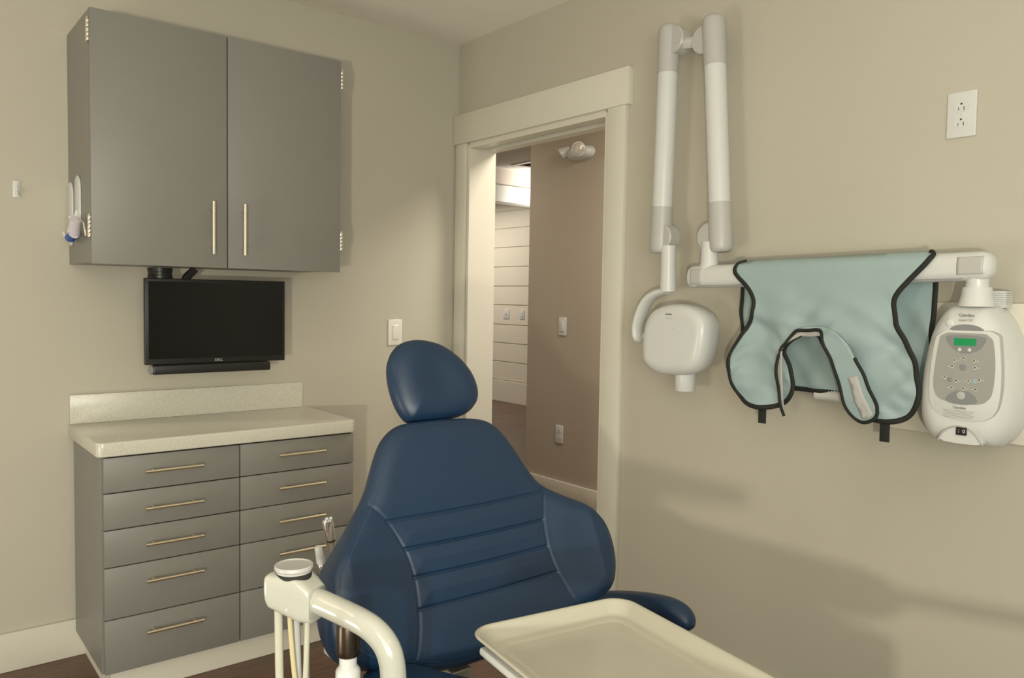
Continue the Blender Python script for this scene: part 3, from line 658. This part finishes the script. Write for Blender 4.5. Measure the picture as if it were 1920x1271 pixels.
# vertical post from arm to first folding arm
b = B(); b.lathe([(.036, -.034), (.032, -.012), (.0265, .010), (.0255, .060), (.0255, .075)], (AX, -1.537, 1.400), seg=36); b.obj('post', M['white'], xr)
def fold_arm(top, bot, r, parent, jt, jb, side):
    """one folded arm: white middle, grey end shells, round joint discs"""
    top, bot = Vector(top), Vector(bot); L = (top-bot).length; d = (top-bot)/L
    a = bot+d*.150; c = top-d*.150
    b = B(); b.tube([a, a+(c-a)*.5, c], r*.95, 36); arm = b.obj('folding_arm', M['white'], parent, angle=50)
    for e, s, q in ((bot, d, a), (top, -d, c)):
        b = B(); pr = []
        b.tube([e, e+s*.004, e+s*.012, e+s*.026, e+s*.06, q-s*(-.004)], [r*.72, r*.90, r*1.0, r*1.03, r*1.03, r*1.0], 36)
        b.obj('end_cap', M['greycap'], arm, angle=50)
    for jc in (jt, jb):
        b = B(); b.lathe([(.041, -.026), (.045, -.022), (.045, .022), (.041, .026)], jc, (1, 0, 0), 40); b.obj('joint_disc', M['greycap'], arm, angle=40)
    return arm
XA = -.092
fold_arm((XA, -1.5205, 2.176), (XA, -1.5755, 1.442), .0355, xr, (XA+.004, -1.496, 2.108), (XA+.004, -1.540, 1.490), 1)
fold_arm((XA, -1.3450, 2.192), (XA, -1.3290, 1.446), .0350, xr, (XA+.004, -1.372, 2.137), (XA+.004, -1.344, 1.498), -1)
b = B(); b.tube([(XA, -1.40, 2.122), (XA, -1.47, 2.112)], .0190, 4, squash=1.0); b.obj('link', M['white'], xr, bevel=.002)
b = B(); b.tube([(XA, -1.3640, 1.470), (XA, -1.3650, 1.400), (XA, -1.3665, 1.345), (XA, -1.3670, 1.318)], [.0245, .0245, .0262, .0272], 32); b.obj('drop_tube', M['white'], xr, angle=50)
yk = chaikin([(XA, y, z) for y, z in YOKE], 3, closed=False)
yk = resample(yk, 40, False)
b = B(); b.tube([tuple(q) for q in yk], [.0125+.003*math.sin(i/39*3.1) for i in range(40)], 20, squash=1.9, up=(-1, 0, 0)); b.obj('yoke', M['white'], xr)
b = B(); b.lathe([(.013, 0), (.016, .006), (.016, .045), (.013, .05)], (XA, -1.270, 1.166), (0, -1, 0), 28); b.obj('yoke_knob', M['white'], xr)
b = B(); b.lathe([(.013, 0), (.020, .004), (.020, .012), (.014, .016)], (XA, -1.247, 1.155), (0, 1, 0), 28)
hdp = [(-y, z) for y, z in HEAD]
th = pad('tube_head', M['white'], hdp, (-.115, 0, 0), (0, -1, 0), (0, 0, 1), (-1, 0, 0), .040, .075, .042, xr, n=200, M_=44, p=2.3)
b = B(); b.lathe([(.0345, .022), (.0335, .000), (.0325, -.050), (.0315, -.052), (.029, -.052), (.029, -.040)], (XA, -1.4480, 1.0480), (-.02, 0, 1), 40); b.obj('cone', M['white'], th, angle=50)
b = B(); b.lathe([(.0285, 0), (.0285, .001)], (XA, -1.4480, .9990), (0, 0, 1), 32); b.obj('cone_window', M['greyd'], th)
yt, zt = HEADTXT[0]
text('brand_text', M['text'], 'Gendex', .0085, (-.1556, yt, zt), parent=th, **TB)
b = B(); b.box(-.1560, -.1552, yt-.016, yt+.014, zt-.0135, zt-.0125); b.obj('fine_print', M['textl'], th)
box('marker', M['textl'], -.1558, -.1548, -1.4455, -1.4400, 1.1985, 1.2000, th)

# ---------------------------------------------------------------- lead apron over the arm
ap = thing('lead_apron', 'seafoam lead apron with black edging draped over the horizontal arm', 'apron', (AX, -1.93, 1.40))
RC = .0425
def foldx(z, y, front):
    """x of the cloth: wraps the arm above its axis, hangs below it"""
    zc = np.array([railz(q) for q in y]); t = np.clip((z-zc)/RC, 0, 1)
    c = np.sqrt(np.maximum(0, 1-t**2.6))
    return AX-RC*c if front else AX+RC*c
AFA = resample(chaikin(APRON_FRONT, 1), 160)
def P_front(q):
    y, z = q[:, 0], np.minimum(q[:, 1], np.array([railz(v_) for v_ in q[:, 0]])+RC*.999)
    x = foldx(z, y, True)
    hang = np.clip((1.34-z)/.10, 0, 1)
    edge = np.clip(distpoly(q, AFA)/.07, 0, 1)
    wr = .0050*np.sin(y*21+z*13+.6)*np.sin(z*24-y*11+.4)+.0030*np.sin(y*43-z*26+1.3+1.2*np.sin(z*17))*np.sin(z*31+y*6)
    wr = wr+.0020*np.sin(z*118+5*np.sin(y*19))*np.exp(-((1-edge)-.55)**2/.08)+.0016*np.sin(z*71+y*33+2*np.sin(y*23))
    belly = -.010*np.exp(-((y+1.95)/.16)**2)*np.exp(-((z-1.25)/.05)**2)
    x = x+hang*(wr*1.7-.004+belly)
    return np.stack([x, y, z], 1)
def P_back(q):
    y, z = q[:, 0], np.minimum(q[:, 1], np.array([railz(v_) for v_ in q[:, 0]])+RC*.999)
    x = foldx(z, y, False)
    hang = np.clip((1.33-z)/.08, 0, 1)
    x = x+hang*(.0035*np.sin(y*41+z*36)+.003*np.sin(y*70-z*60))-hang*.004
    return np.stack([x, y, z], 1)
AF = [(y, (1.3645+(y+1.4617)*(1.3836-1.3645)/(-2.3691+1.4617)+RC) if z > 1.3985 else z) for y, z in APRON_FRONT]
fp = sheet('front_panel', M['cloth'], AF, P_front, ap, .0095, .003, 380, 2)
af = resample(chaikin(AF, 2), 500)
# black tape everywhere except along the top fold
top = af[:, 1] > np.array([railz(y) for y in af[:, 0]])+RC*.93
idx = [i for i in range(500) if not top[i]]
k0 = next(i for i in range(500) if not top[i] and top[i-1])
order = [(k0+i) % 500 for i in range(len(idx))]
bl = af[order]; binding('binding', M['bind'], bl, lambda q: P_front(q)+np.array([-.001, 0, 0]), ap, .0070, .0038, closed=False, n=520, smooth_it=0)
AB = [(-1.6344, 1.41), (-2.2082, 1.424), (-2.2082, 1.25), (-2.2045, 1.17), (-2.2001, 1.0569), (-1.969, 1.0386), (-1.89, 1.0397), (-1.8171, 1.0395), (-1.7331, 1.0410), (-1.650, 1.0430)]
AB2 = []
for (a, b_) in zip(AB, AB[1:]+AB[:1]):
    for t in np.linspace(0, 1, 6)[:-1]: AB2.append((a[0]+(b_[0]-a[0])*t, a[1]+(b_[1]-a[1])*t))
bp_ = sheet('back_panel', M['cloth'], AB2, P_back, ap, .0125, .003, 240, 1)
bb = [(-1.6344, 1.395), (-1.638, 1.20), (-1.650, 1.0430), (-1.7331, 1.0410), (-1.89, 1.0397), (-1.969, 1.0386), (-2.2001, 1.0569), (-2.2045, 1.17), (-2.2082, 1.25), (-2.2082, 1.405)]
bb = resample(np.array(bb), 160, False)
binding('binding', M['bind'], bb, lambda q: P_back(q)+np.array([-.001, 0, 0]), ap, .0070, .0034, closed=False, n=200, smooth_it=0)
def P_col(x0, amp=.003):
    def f(q):
        y, z = q[:, 0], q[:, 1]
        base = P_front(q)[:, 0]
        x = np.minimum(np.full(len(q), x0), base-.0045)+0*y
        x = x-.010*np.sin(np.clip((1.22-z)/.24, 0, 1)*math.pi)+amp*np.sin(z*60+y*40)
        return np.stack([x, y, z], 1)
    return f
PC = P_col(-.160); PL = P_col(-.1535, .0)
colr = sheet('collar', M['cloth'], COLLAR, PC, ap, .008, .004, 220, 1)
lin = sheet('collar_lining', M['lining'], LINING, PL, ap, .006, .002, 200, 1)
binding('binding', M['bind'], COLLAR_LINE, lambda q: PC(q)+np.array([-.0015, 0, 0]), ap, .0050, .0034, closed=False, n=360, smooth_it=2)
binding('binding', M['bind'], LIN_IN, lambda q: PL(q)+np.array([-.001, 0, 0]), ap, .0022, .002, closed=False, n=40)
sheet('velcro', M['velcro'], VELCRO, lambda q: PC(q)+np.array([-.0036, 0, 0]), colr, .01, .002, 60, 0)
for (y0, z0, z1) in ((-1.7773, .987, .9375), (-2.137, .992, .9377)):
    b = B(); b.box(-.1485, -.1445, y0-.0125, y0+.0125, z1, z0); b.obj('tab', M['bind'], ap, bevel=.001)
b = B(); b.tube([(-.052, -1.890, 1.0300), (-.052, -1.985, 1.0285)], .0155, 24)
for k in range(12): b.tube([(-.052, -1.893-k*.0078, 1.0299), (-.052, -1.896-k*.0078, 1.0299)], .0163, 24)
b.obj('ribbed_grip', M['white'], ap, angle=50)

# ---------------------------------------------------------------- dental chair
CX0, CY0, CZ0, CA = -1.26, -1.9, .75, math.radians(24)
ch = thing('dental_chair', 'navy blue reclined dental chair with headrest and curved armrest', 'dental chair', (CX0, -2.2, 0))
ex = (1, 0, 0); ey = (0, math.sin(CA), math.cos(CA)); en = (0, -math.cos(CA), math.sin(CA)); O = (CX0, CY0, CZ0)
def l2w(s, t, h=0): return tuple(O[i]+s*ex[i]+t*ey[i]+h*en[i] for i in range(3))
seams = [chaikin(q, 2, closed=False) for q in (SEAM_L, SEAM_R)]
rows_ = [chaikin(q, 2, closed=False) for q in (SA, SB, SC, SD)]
def back_extra(P, d):
    g = np.zeros(len(P)); dm = np.full(len(P), 1e9)
    for q in seams+rows_:
        dd = distpoly(P, q, False); dm = np.minimum(dm, dd)
        g -= (.0022 if q is seams[0] or q is seams[1] else .0032)*np.exp(-(dd/.0027)**2)
    g += .0045*(1-np.exp(-(dm/.026)**1.7))-.0045
    # bolsters come forward, lumbar field slightly dished
    s_, t_ = P[:, 0], P[:, 1]
    low = np.clip((.20-t_)/.12, 0, 1)
    g += low*.030*np.clip((np.abs(s_)-.16)/.12, 0, 1)**1.5
    g -= .0014*np.exp(-((d-.013)/.0018)**2)
    return g
BR = [(-.104, .315), (-.137, .297), (-.157, .272), (-.176, .238), (-.200, .192), (-.231, .156), (-.264, .120), (-.292, .092), (-.312, .068), (-.323, .035), (-.328, -.003), (-.327, -.034), (-.318, -.064), (-.302, -.084), (-.262, -.104), (-.19, -.122), (-.121, -.142), (-.034, -.146), (.06, -.140), (.16, -.126), (.262, -.106), (.304, -.086), (.325, -.052), (.335, -.013), (.334, .029), (.322, .062), (.292, .094), (.246, .124), (.202, .155), (.176, .193), (.158, .235), (.14, .269), (.118, .295), (.093, .308), (.052, .315), (-.014, .317), (-.066, .317)]
br = pad('backrest', M['leather'], BR, O, ex, ey, en, .030, .030, .040, ch, n=560, M_=190, p=2.4, extra=back_extra)
sh = pad('back_shell', M['greycap'], [(s*.86, t*.86+.01) for s, t in BR], tuple(O[i]-.030*en[i] for i in range(3)), ex, ey, tuple(-q for q in en), .035, .0, .05, ch, n=160, M_=30)
# stitches along the rim and the seams
def stitches(name, line, h, closed, step=.0042, parent=br):
    L = resample(line, 2000, closed); tot = np.linalg.norm(np.diff(L, axis=0), axis=1).sum(); cnt = int(tot/step)
    b = B(); Q = resample(line, cnt*2, closed)
    for i in range(0, len(Q)-1, 2):
        b.tube([l2w(Q[i][0], Q[i][1], h(Q[i])), l2w(Q[i+1][0], Q[i+1][1], h(Q[i+1]))], .00042, 5)
    return b.obj(name, M['thread'], parent, angle=80)
olb = resample(chaikin(BR, 2), 460); cb_ = olb.mean(0)
def hprof(q, w_=.040, T=.030, p=2.4):
    d = distpoly(np.array([q]), olb)[0]; k = max(0, 1-d/w_); e = back_extra(np.array([q]), np.array([d]))[0]
    return T*(1-k**p)**(1/p)+e*min(1, d/(w_*.15))+.0004
rim = cb_+(olb-cb_)*.932
sel = [q for q in rim if q[0] < -.13 and q[1] < .26]
stitches('stitching', np.array(sel), hprof, False)
# headrest
HR = [(-.076, .319), (-.090, .345), (-.097, .385), (-.095, .425), (-.084, .456), (-.060, .480), (-.030, .491), (.003, .490), (.041, .480), (.074, .457), (.098, .428), (.111, .397), (.112, .363), (.099, .338), (.073, .323), (.04, .316), (-.002, .312), (-.041, .311), (-.064, .313)]
pad('headrest', M['leather'], HR, tuple(O[i]-.012*en[i]+.004*ey[i] for i in range(3)), ex, ey, en, .036, .030, .055, ch, n=200, M_=50, p=2.1,
    extra=lambda P, d: -.008*np.exp(-((P[:, 0]-.01)/.05)**2)*np.exp(-((P[:, 1]-.40)/.06)**2))
b = B(); b.tube([l2w(0, .22, -.045), l2w(0, .40, -.050)], .02, 4, squash=.4, up=en); b.obj('headrest_bar', M['chrome'], ch)
# armrest (on the side towards the doorway)
ar = chaikin([(-.945, -1.800, .578), (-.900, -1.835, .598), (-.875, -1.886, .616), (-.870, -1.965, .636), (-.870, -2.025, .645), (-.870, -2.056, .647), (-.870, -2.080, .643), (-.872, -2.100, .634), (-.873, -2.112, .622)], 2, closed=False)
ar = resample(ar, 40, False)
rad = [(.017+.0055*min(1, i/8)+.0070*max(0, (i-20)/19))*(1 if i < 34 else max(.30, math.sqrt(max(0, 1-((i-34)/5.2)**2)))) for i in range(40)]
b = B(); b.tube([tuple(q) for q in ar], rad, 28, squash=.88, up=(0, -.2, 1)); o = b.obj('armrest', M['leather'], ch, angle=80)
md = o.modifiers.new('s', 'SUBSURF'); md.levels = 1; md.render_levels = 1
b = B(); b.tube([(-.945, -1.800, .575), (-.99, -1.81, .50), (-1.04, -1.87, .42)], [.014, .020, .024], 16); b.obj('armrest_support', M['greycap'], ch)
# seat with a dished rear edge
SE = [(-.305, .04), (-.27, .080), (-.215, .085), (-.170, .05), (-.135, -.05), (-.08, -.14), (.0, -.17), (.08, -.14), (.135, -.05), (.17, .05), (.215, .085), (.27, .080), (.305, .04), (.30, -.08), (.255, -.30), (.215, -.55), (.18, -.78), (.0, -.84), (-.18, -.78), (-.215, -.55), (-.255, -.30), (-.30, -.08)]
pad('seat', M['leather'], SE, (CX0, -2.008, .620), (1, 0, 0), (0, 1, -.03), (0, .03, 1), .050, .02, .05, ch, n=260, M_=50, p=2.2)
b = B(); b.box(-1.355, -1.310, -1.960, -1.925, .36, .612); b.box(-1.355, -1.20, -2.30, -1.925, .34, .38); b.obj('back_bracket', M['steel'], ch, bevel=.004)
b = B(); b.box(CX0-.16, CX0+.16, -2.78, -2.26, .42, .585); b.obj('seat_frame', M['greycap'], ch, bevel=.02)
b = B(); b.box(CX0-.11, CX0+.11, -2.66, -2.30, .10, .43); b.obj('lift_column', M['white'], ch, bevel=.03)
b = B(); b.box(CX0-.25, CX0+.25, -2.95, -2.15, 0, .10); b.obj('base', M['white'], ch, bevel=.03)

# ---------------------------------------------------------------- assistant arm with holder
aa = thing('assistant_arm', 'cream assistant arm with round-capped holder curving down beside the chair', 'delivery arm', (-1.58, -2.16, 0))
capc = Vector((-1.6707, -1.9937, .878))
tp = [(-1.655, -2.018, .8350), (-1.6454, -2.0302, .8323), (-1.6289, -2.0695, .8257), (-1.6199, -2.1026, .8225), (-1.6099, -2.1239, .8155), (-1.6008, -2.1386, .8027), (-1.5959, -2.1499, .7876), (-1.5928, -2.1537, .7688), (-1.592, -2.1556, .7492), (-1.590, -2.157, .70), (-1.588, -2.158, .55), (-1.586, -2.16, .32)]
tpp = resample(chaikin(tp, 2, False), 90, False)
b = B(); b.tube([tuple(q) for q in tpp], .0185, 32); tube_o = b.obj('curved_tube', M['cream'], aa)
b = B(); b.tube([(-1.586, -2.16, .33), (-1.586, -2.16, .24), (-1.50, -2.25, .20), (-1.37, -2.35, .20)], [.022, .026, .028, .028], 20); b.obj('lower_link', M['white'], aa)
# holder body: loft along its axis
A0 = Vector((-1.6885, -1.962, .848)); A1 = Vector((-1.6480, -2.0265, .8330)); axd = (A1-A0).normalized(); sd = axd.cross(Vector((0, 0, 1))).normalized()
v = []; f = []; seg = 40; rowsn = 26
for i in range(rowsn):
    t = i/(rowsn-1); c = A0+(A1-A0)*t
    wd = (.037*(1-t)**.8+.0225*(1-(1-t)**.8)); ht = .018+.006*math.sin(t*2.6)
    topz = .8745-.003*t-.0175*max(0, (t-.66)/.34)**1.2; botz = .826-.022*min(t/.75, 1)+.022*max(0, 1-t/.16)
    if i == 0: e = .62
    elif i == 1: e = .80
    elif i == 2: e = .93
    else: e = 1
    cz = (topz+botz)/2; hz_ = (topz-botz)/2*e; wd *= e
    for k in range(seg):
        th_ = 2*math.pi*k/seg; c_, s_ = math.cos(th_), math.sin(th_); pw = 2/5.0
        q = c+sd*(math.copysign(abs(c_)**pw, c_)*wd); v.append((q.x, q.y, cz+math.copysign(abs(s_)**pw, s_)*hz_))
f = [(i*seg+k, i*seg+(k+1) % seg, (i+1)*seg+(k+1) % seg, (i+1)*seg+k) for i in range(rowsn-1) for k in range(seg)]
f += [tuple(range(seg))[::-1], tuple((rowsn-1)*seg+k for k in range(seg))]
hb_ = B().raw(v, f).obj('holder_body', M['cream'], aa, angle=60)
b = B(); b.lathe([(.0262, -.012), (.0266, .0), (.0266, .001)], capc+Vector((0, 0, -.0050)), seg=48); b.obj('gap_ring', M['dark'], hb_)
b = B(); b.lathe([(.0255, -.004), (.0262, 0), (.0262, .006), (.0285, .0085), (.0285, .0125), (.0275, .0140), (.0250, .0140), (.0235, .0128), (.0, .0122)], capc+Vector((0, 0, -.0075)), seg=56); cp = b.obj('round_cap', M['greycap'], hb_)
b = B(); q = A0+(A1-A0)*.55; sc = Vector((q.x, q.y, .826))+sd*.0285; b.lathe([(.003, -.003), (.0030, .0), (.002, .0014)], sc, sd, 16); b.obj('screw', M['chrome'], hb_)
for (x, y, z, dx, dy, r, mm) in ((-1.690, -1.982, .836, .004, -.004, .0062, 'hose'), (-1.677, -1.993, .822, .022, -.016, .0038, 'hose_y'), (-1.664, -1.985, .822, .010, -.006, .0064, 'greycap'), (-1.657, -2.012, .806, -.010, .004, .0042, 'hose'), (-1.622, -1.93, .79, .004, .0, .0048, 'hose_y')):
    pts = [(x, y, z+.012), (x, y, z-.02), (x+dx*.3, y+dy*.3, z-.12), (x+dx, y+dy, z-.25), (x+dx*1.6, y+dy*1.6, z-.42), (x+dx*1.2+.04, y+dy-.03, .25), (x+.12, y-.10, .14), (x+.22, y-.22, .16)]
    pp = resample(chaikin(pts, 2, False), 50, False); b = B(); b.tube([tuple(q) for q in pp], r, 14); b.obj('hose', M[mm], aa)

# suction handpiece held under the arm tube
sp = Vector((-1.5985, -2.030, 0))
hp = thing('suction_handpiece', 'dark metal and white suction handpiece standing below the curved cream tube', 'handpiece', (sp.x, sp.y, .60))
b = B(); b.lathe([(.0115, 0), (.0125, .004), (.0125, .010), (.0150, .014)], (sp.x, sp.y, .783), seg=32); b.obj('collar', M['chrome'], hp)
b = B(); b.lathe([(.0155, 0), (.0178, .003), (.0182, .010), (.0182, .046), (.0165, .052)], (sp.x, sp.y, .738), seg=36); b.obj('metal_barrel', M['hve'], hp)
b = B(); b.lathe([(.0190, -.15), (.0190, -.004), (.0170, .0), (.0135, .004), (.0135, .022)], (sp.x, sp.y, .718), seg=36); wb_ = b.obj('white_valve', M['white'], hp)
b = B(); b.lathe([(.0065, 0), (.0065, .006), (.004, .0085)], (sp.x-.008, sp.y-.016, .705), (-.45, -.89, 0), 20); b.obj('valve_knob', M['white'], hp)
b = B(); b.tube([(sp.x, sp.y, .60), (sp.x, sp.y, .45), (sp.x+.03, sp.y-.02, .30), (sp.x+.10, sp.y-.10, .20)], .008, 14); b.obj('hose', M['hose'], hp)

# two instrument tips peeping out behind the backrest
s1 = thing('syringe_handpiece', 'chrome instrument with angled buttoned top behind the left backrest edge', 'handpiece', (-1.49, -1.752, .65))
tdir = Vector((.20, .03, -1)).normalized(); tp0 = Vector((-1.4985, -1.749, .868))
b = B(); b.lathe([(.006, -.001), (.0095, .002), (.0105, .010), (.0095, .030), (.0078, .046), (.0074, .075), (.0085, .16), (.009, .26)], tp0, tdir, 28); b.obj('barrel', M['chrome'], s1)
b = B(); b.lathe([(.0080, 0), (.0085, .012)], tp0+tdir*.032, tdir, 28); b.obj('dark_ring', M['hve'], s1)
b = B(); b.lathe([(.0030, 0), (.0030, .004)], tp0+Vector((-.004, -.006, .001)), (-.2, -.5, .85), 12); b.lathe([(.0030, 0), (.0030, .004)], tp0+Vector((.004, -.006, .001)), (-.2, -.5, .85), 12); b.obj('button', M['white'], s1)
s2 = thing('saliva_ejector', 'white-tipped chrome suction tip just above the round holder cap', 'handpiece', (-1.52, -1.76, .62))
tp1 = Vector((-1.5215, -1.7585, .822))
b = B(); b.lathe([(.0058, -.001), (.0068, .002), (.0072, .010), (.0090, .030), (.0070, .034)], tp1, (.22, 0, -1), 24); b.obj('tip', M['white'], s2)
b = B(); b.lathe([(.006, 0), (.0078, .006), (.0060, .012), (.0080, .018), (.0080, .17)], tp1+Vector((.0072, 0, -.033)), (.22, 0, -1), 24); b.obj('barrel', M['chrome'], s2)
ih = thing('instrument_holder', 'grey holder bar behind the backrest carrying the two chrome instruments', 'holder', (-1.47, -1.755, .60))
b = B(); b.box(-1.500, -1.34, -1.775, -1.735, .605, .625); b.obj('holder_bar', M['greycap'], ih, bevel=.006)
b = B(); b.tube([(-1.36, -1.755, .605), (-1.36, -1.76, .30), (-1.30, -1.98, .16), (-1.26, -2.13, .06)], .016, 16); b.obj('holder_arm', M['white'], ih)

# ---------------------------------------------------------------- tray
trh = thing('tray_holder', 'white flat holder plate just beneath the ivory tray', 'tray holder', (-1.36, -2.42, .74))
tr = thing('instrument_tray', 'ivory rectangular instrument tray with raised rim in the foreground', 'tray', (-1.3389, -2.1984, .775))
ang = math.radians(-8.8); TX = Vector((math.cos(ang), math.sin(ang), 0)); TY = Vector((math.sin(ang), -math.cos(ang), 0))
TO = Vector((-1.48135, -2.17612, .80)); TW, TL = .2881, .40
def tray_ring(inset, z, r):
    o = []; x0, x1, y0, y1 = inset, TW-inset, inset, TL-inset
    for (cx, cy, a0) in ((x0+r, y0+r, 180), (x1-r, y0+r, 270), (x1-r, y1-r, 0), (x0+r, y1-r, 90)):
        for i in range(11):
            a = math.radians(a0+9*i); q = TO+TX*(cx+r*math.cos(a))+TY*(cy+r*math.sin(a)); o.append((q.x, q.y, TO.z+z))
    return o
prof_t = [(.004, -.0045, .036), (.000, -.003, .038), (-.0005, -.001, .038), (.001, .0005, .038), (.004, .0008, .036), (.0065, -.0008, .034), (.010, -.004, .032), (.020, -.0150, .028), (.0235, -.0172, .026), (.027, -.0182, .024), (.036, -.0186, .020), (.0385, -.0200, .018), (.041, -.0206, .017), (.08, -.0208, .012)]
v = []; f = []; n = 44
for a_, z_, r_2 in prof_t: v += tray_ring(a_, z_, r_2)
und = [(.08, -.0230, .012), (.041, -.0228, .017), (.026, -.0206, .024), (.010, -.0070, .032), (.0065, -.0040, .034)]
for a_, z_, r_2 in und: v += tray_ring(a_, z_, r_2)
N = len(prof_t)
for i in range(N-1): f += [(i*n+k, i*n+(k+1) % n, (i+1)*n+(k+1) % n, (i+1)*n+k) for k in range(n)]
f.append(tuple((N-1)*n+k for k in range(n)))
for i in range(N, N+len(und)-1): f += [(i*n+k, i*n+(k+1) % n, (i+1)*n+(k+1) % n, (i+1)*n+k) for k in range(n)]
f.append(tuple(N*n+k for k in range(n)))
f += [((N+len(und)-1)*n+k, (N+len(und)-1)*n+(k+1) % n, (k+1) % n, k) for k in range(n)]
B().raw(v, f).obj('tray_shell', M['tray'], tr, angle=60)
def in_tray(x, y, z): q = TO+TX*x+TY*y; return (q.x, q.y, z)
def tplate(x0, x1, y0, y1, z0, z1):
    p = [in_tray(x, y, z) for z in (z0, z1) for y in (y0, y1) for x in (x0, x1)]
    return B().raw(p, [(0, 2, 3, 1), (4, 5, 7, 6), (0, 1, 5, 4), (2, 6, 7, 3), (0, 4, 6, 2), (1, 3, 7, 5)])
tplate(.012, TW-.012, .018, TL-.02, .7645, .7765).obj('plate', M['white'], trh, bevel=.004)
tplate(.10, .18, .16, .24, .70, .7645).obj('pivot_block', M['greycap'], trh, bevel=.01)
q0 = in_tray(.14, .20, 0)
b = B(); b.tube([(q0[0], q0[1], .705), (q0[0], q0[1], .665)], .022, 20); b.tube([(q0[0], q0[1], .675), (q0[0]+.10, q0[1]-.42, .675), (q0[0]+.45, q0[1]-.60, .672)], .024, 16, squash=.6, up=(0, 0, 1)); b.tube([(q0[0]+.44, q0[1]-.60, .68), (q0[0]+.44, q0[1]-.60, .0)], .03, 20); b.obj('support_arm', M['white'], trh)
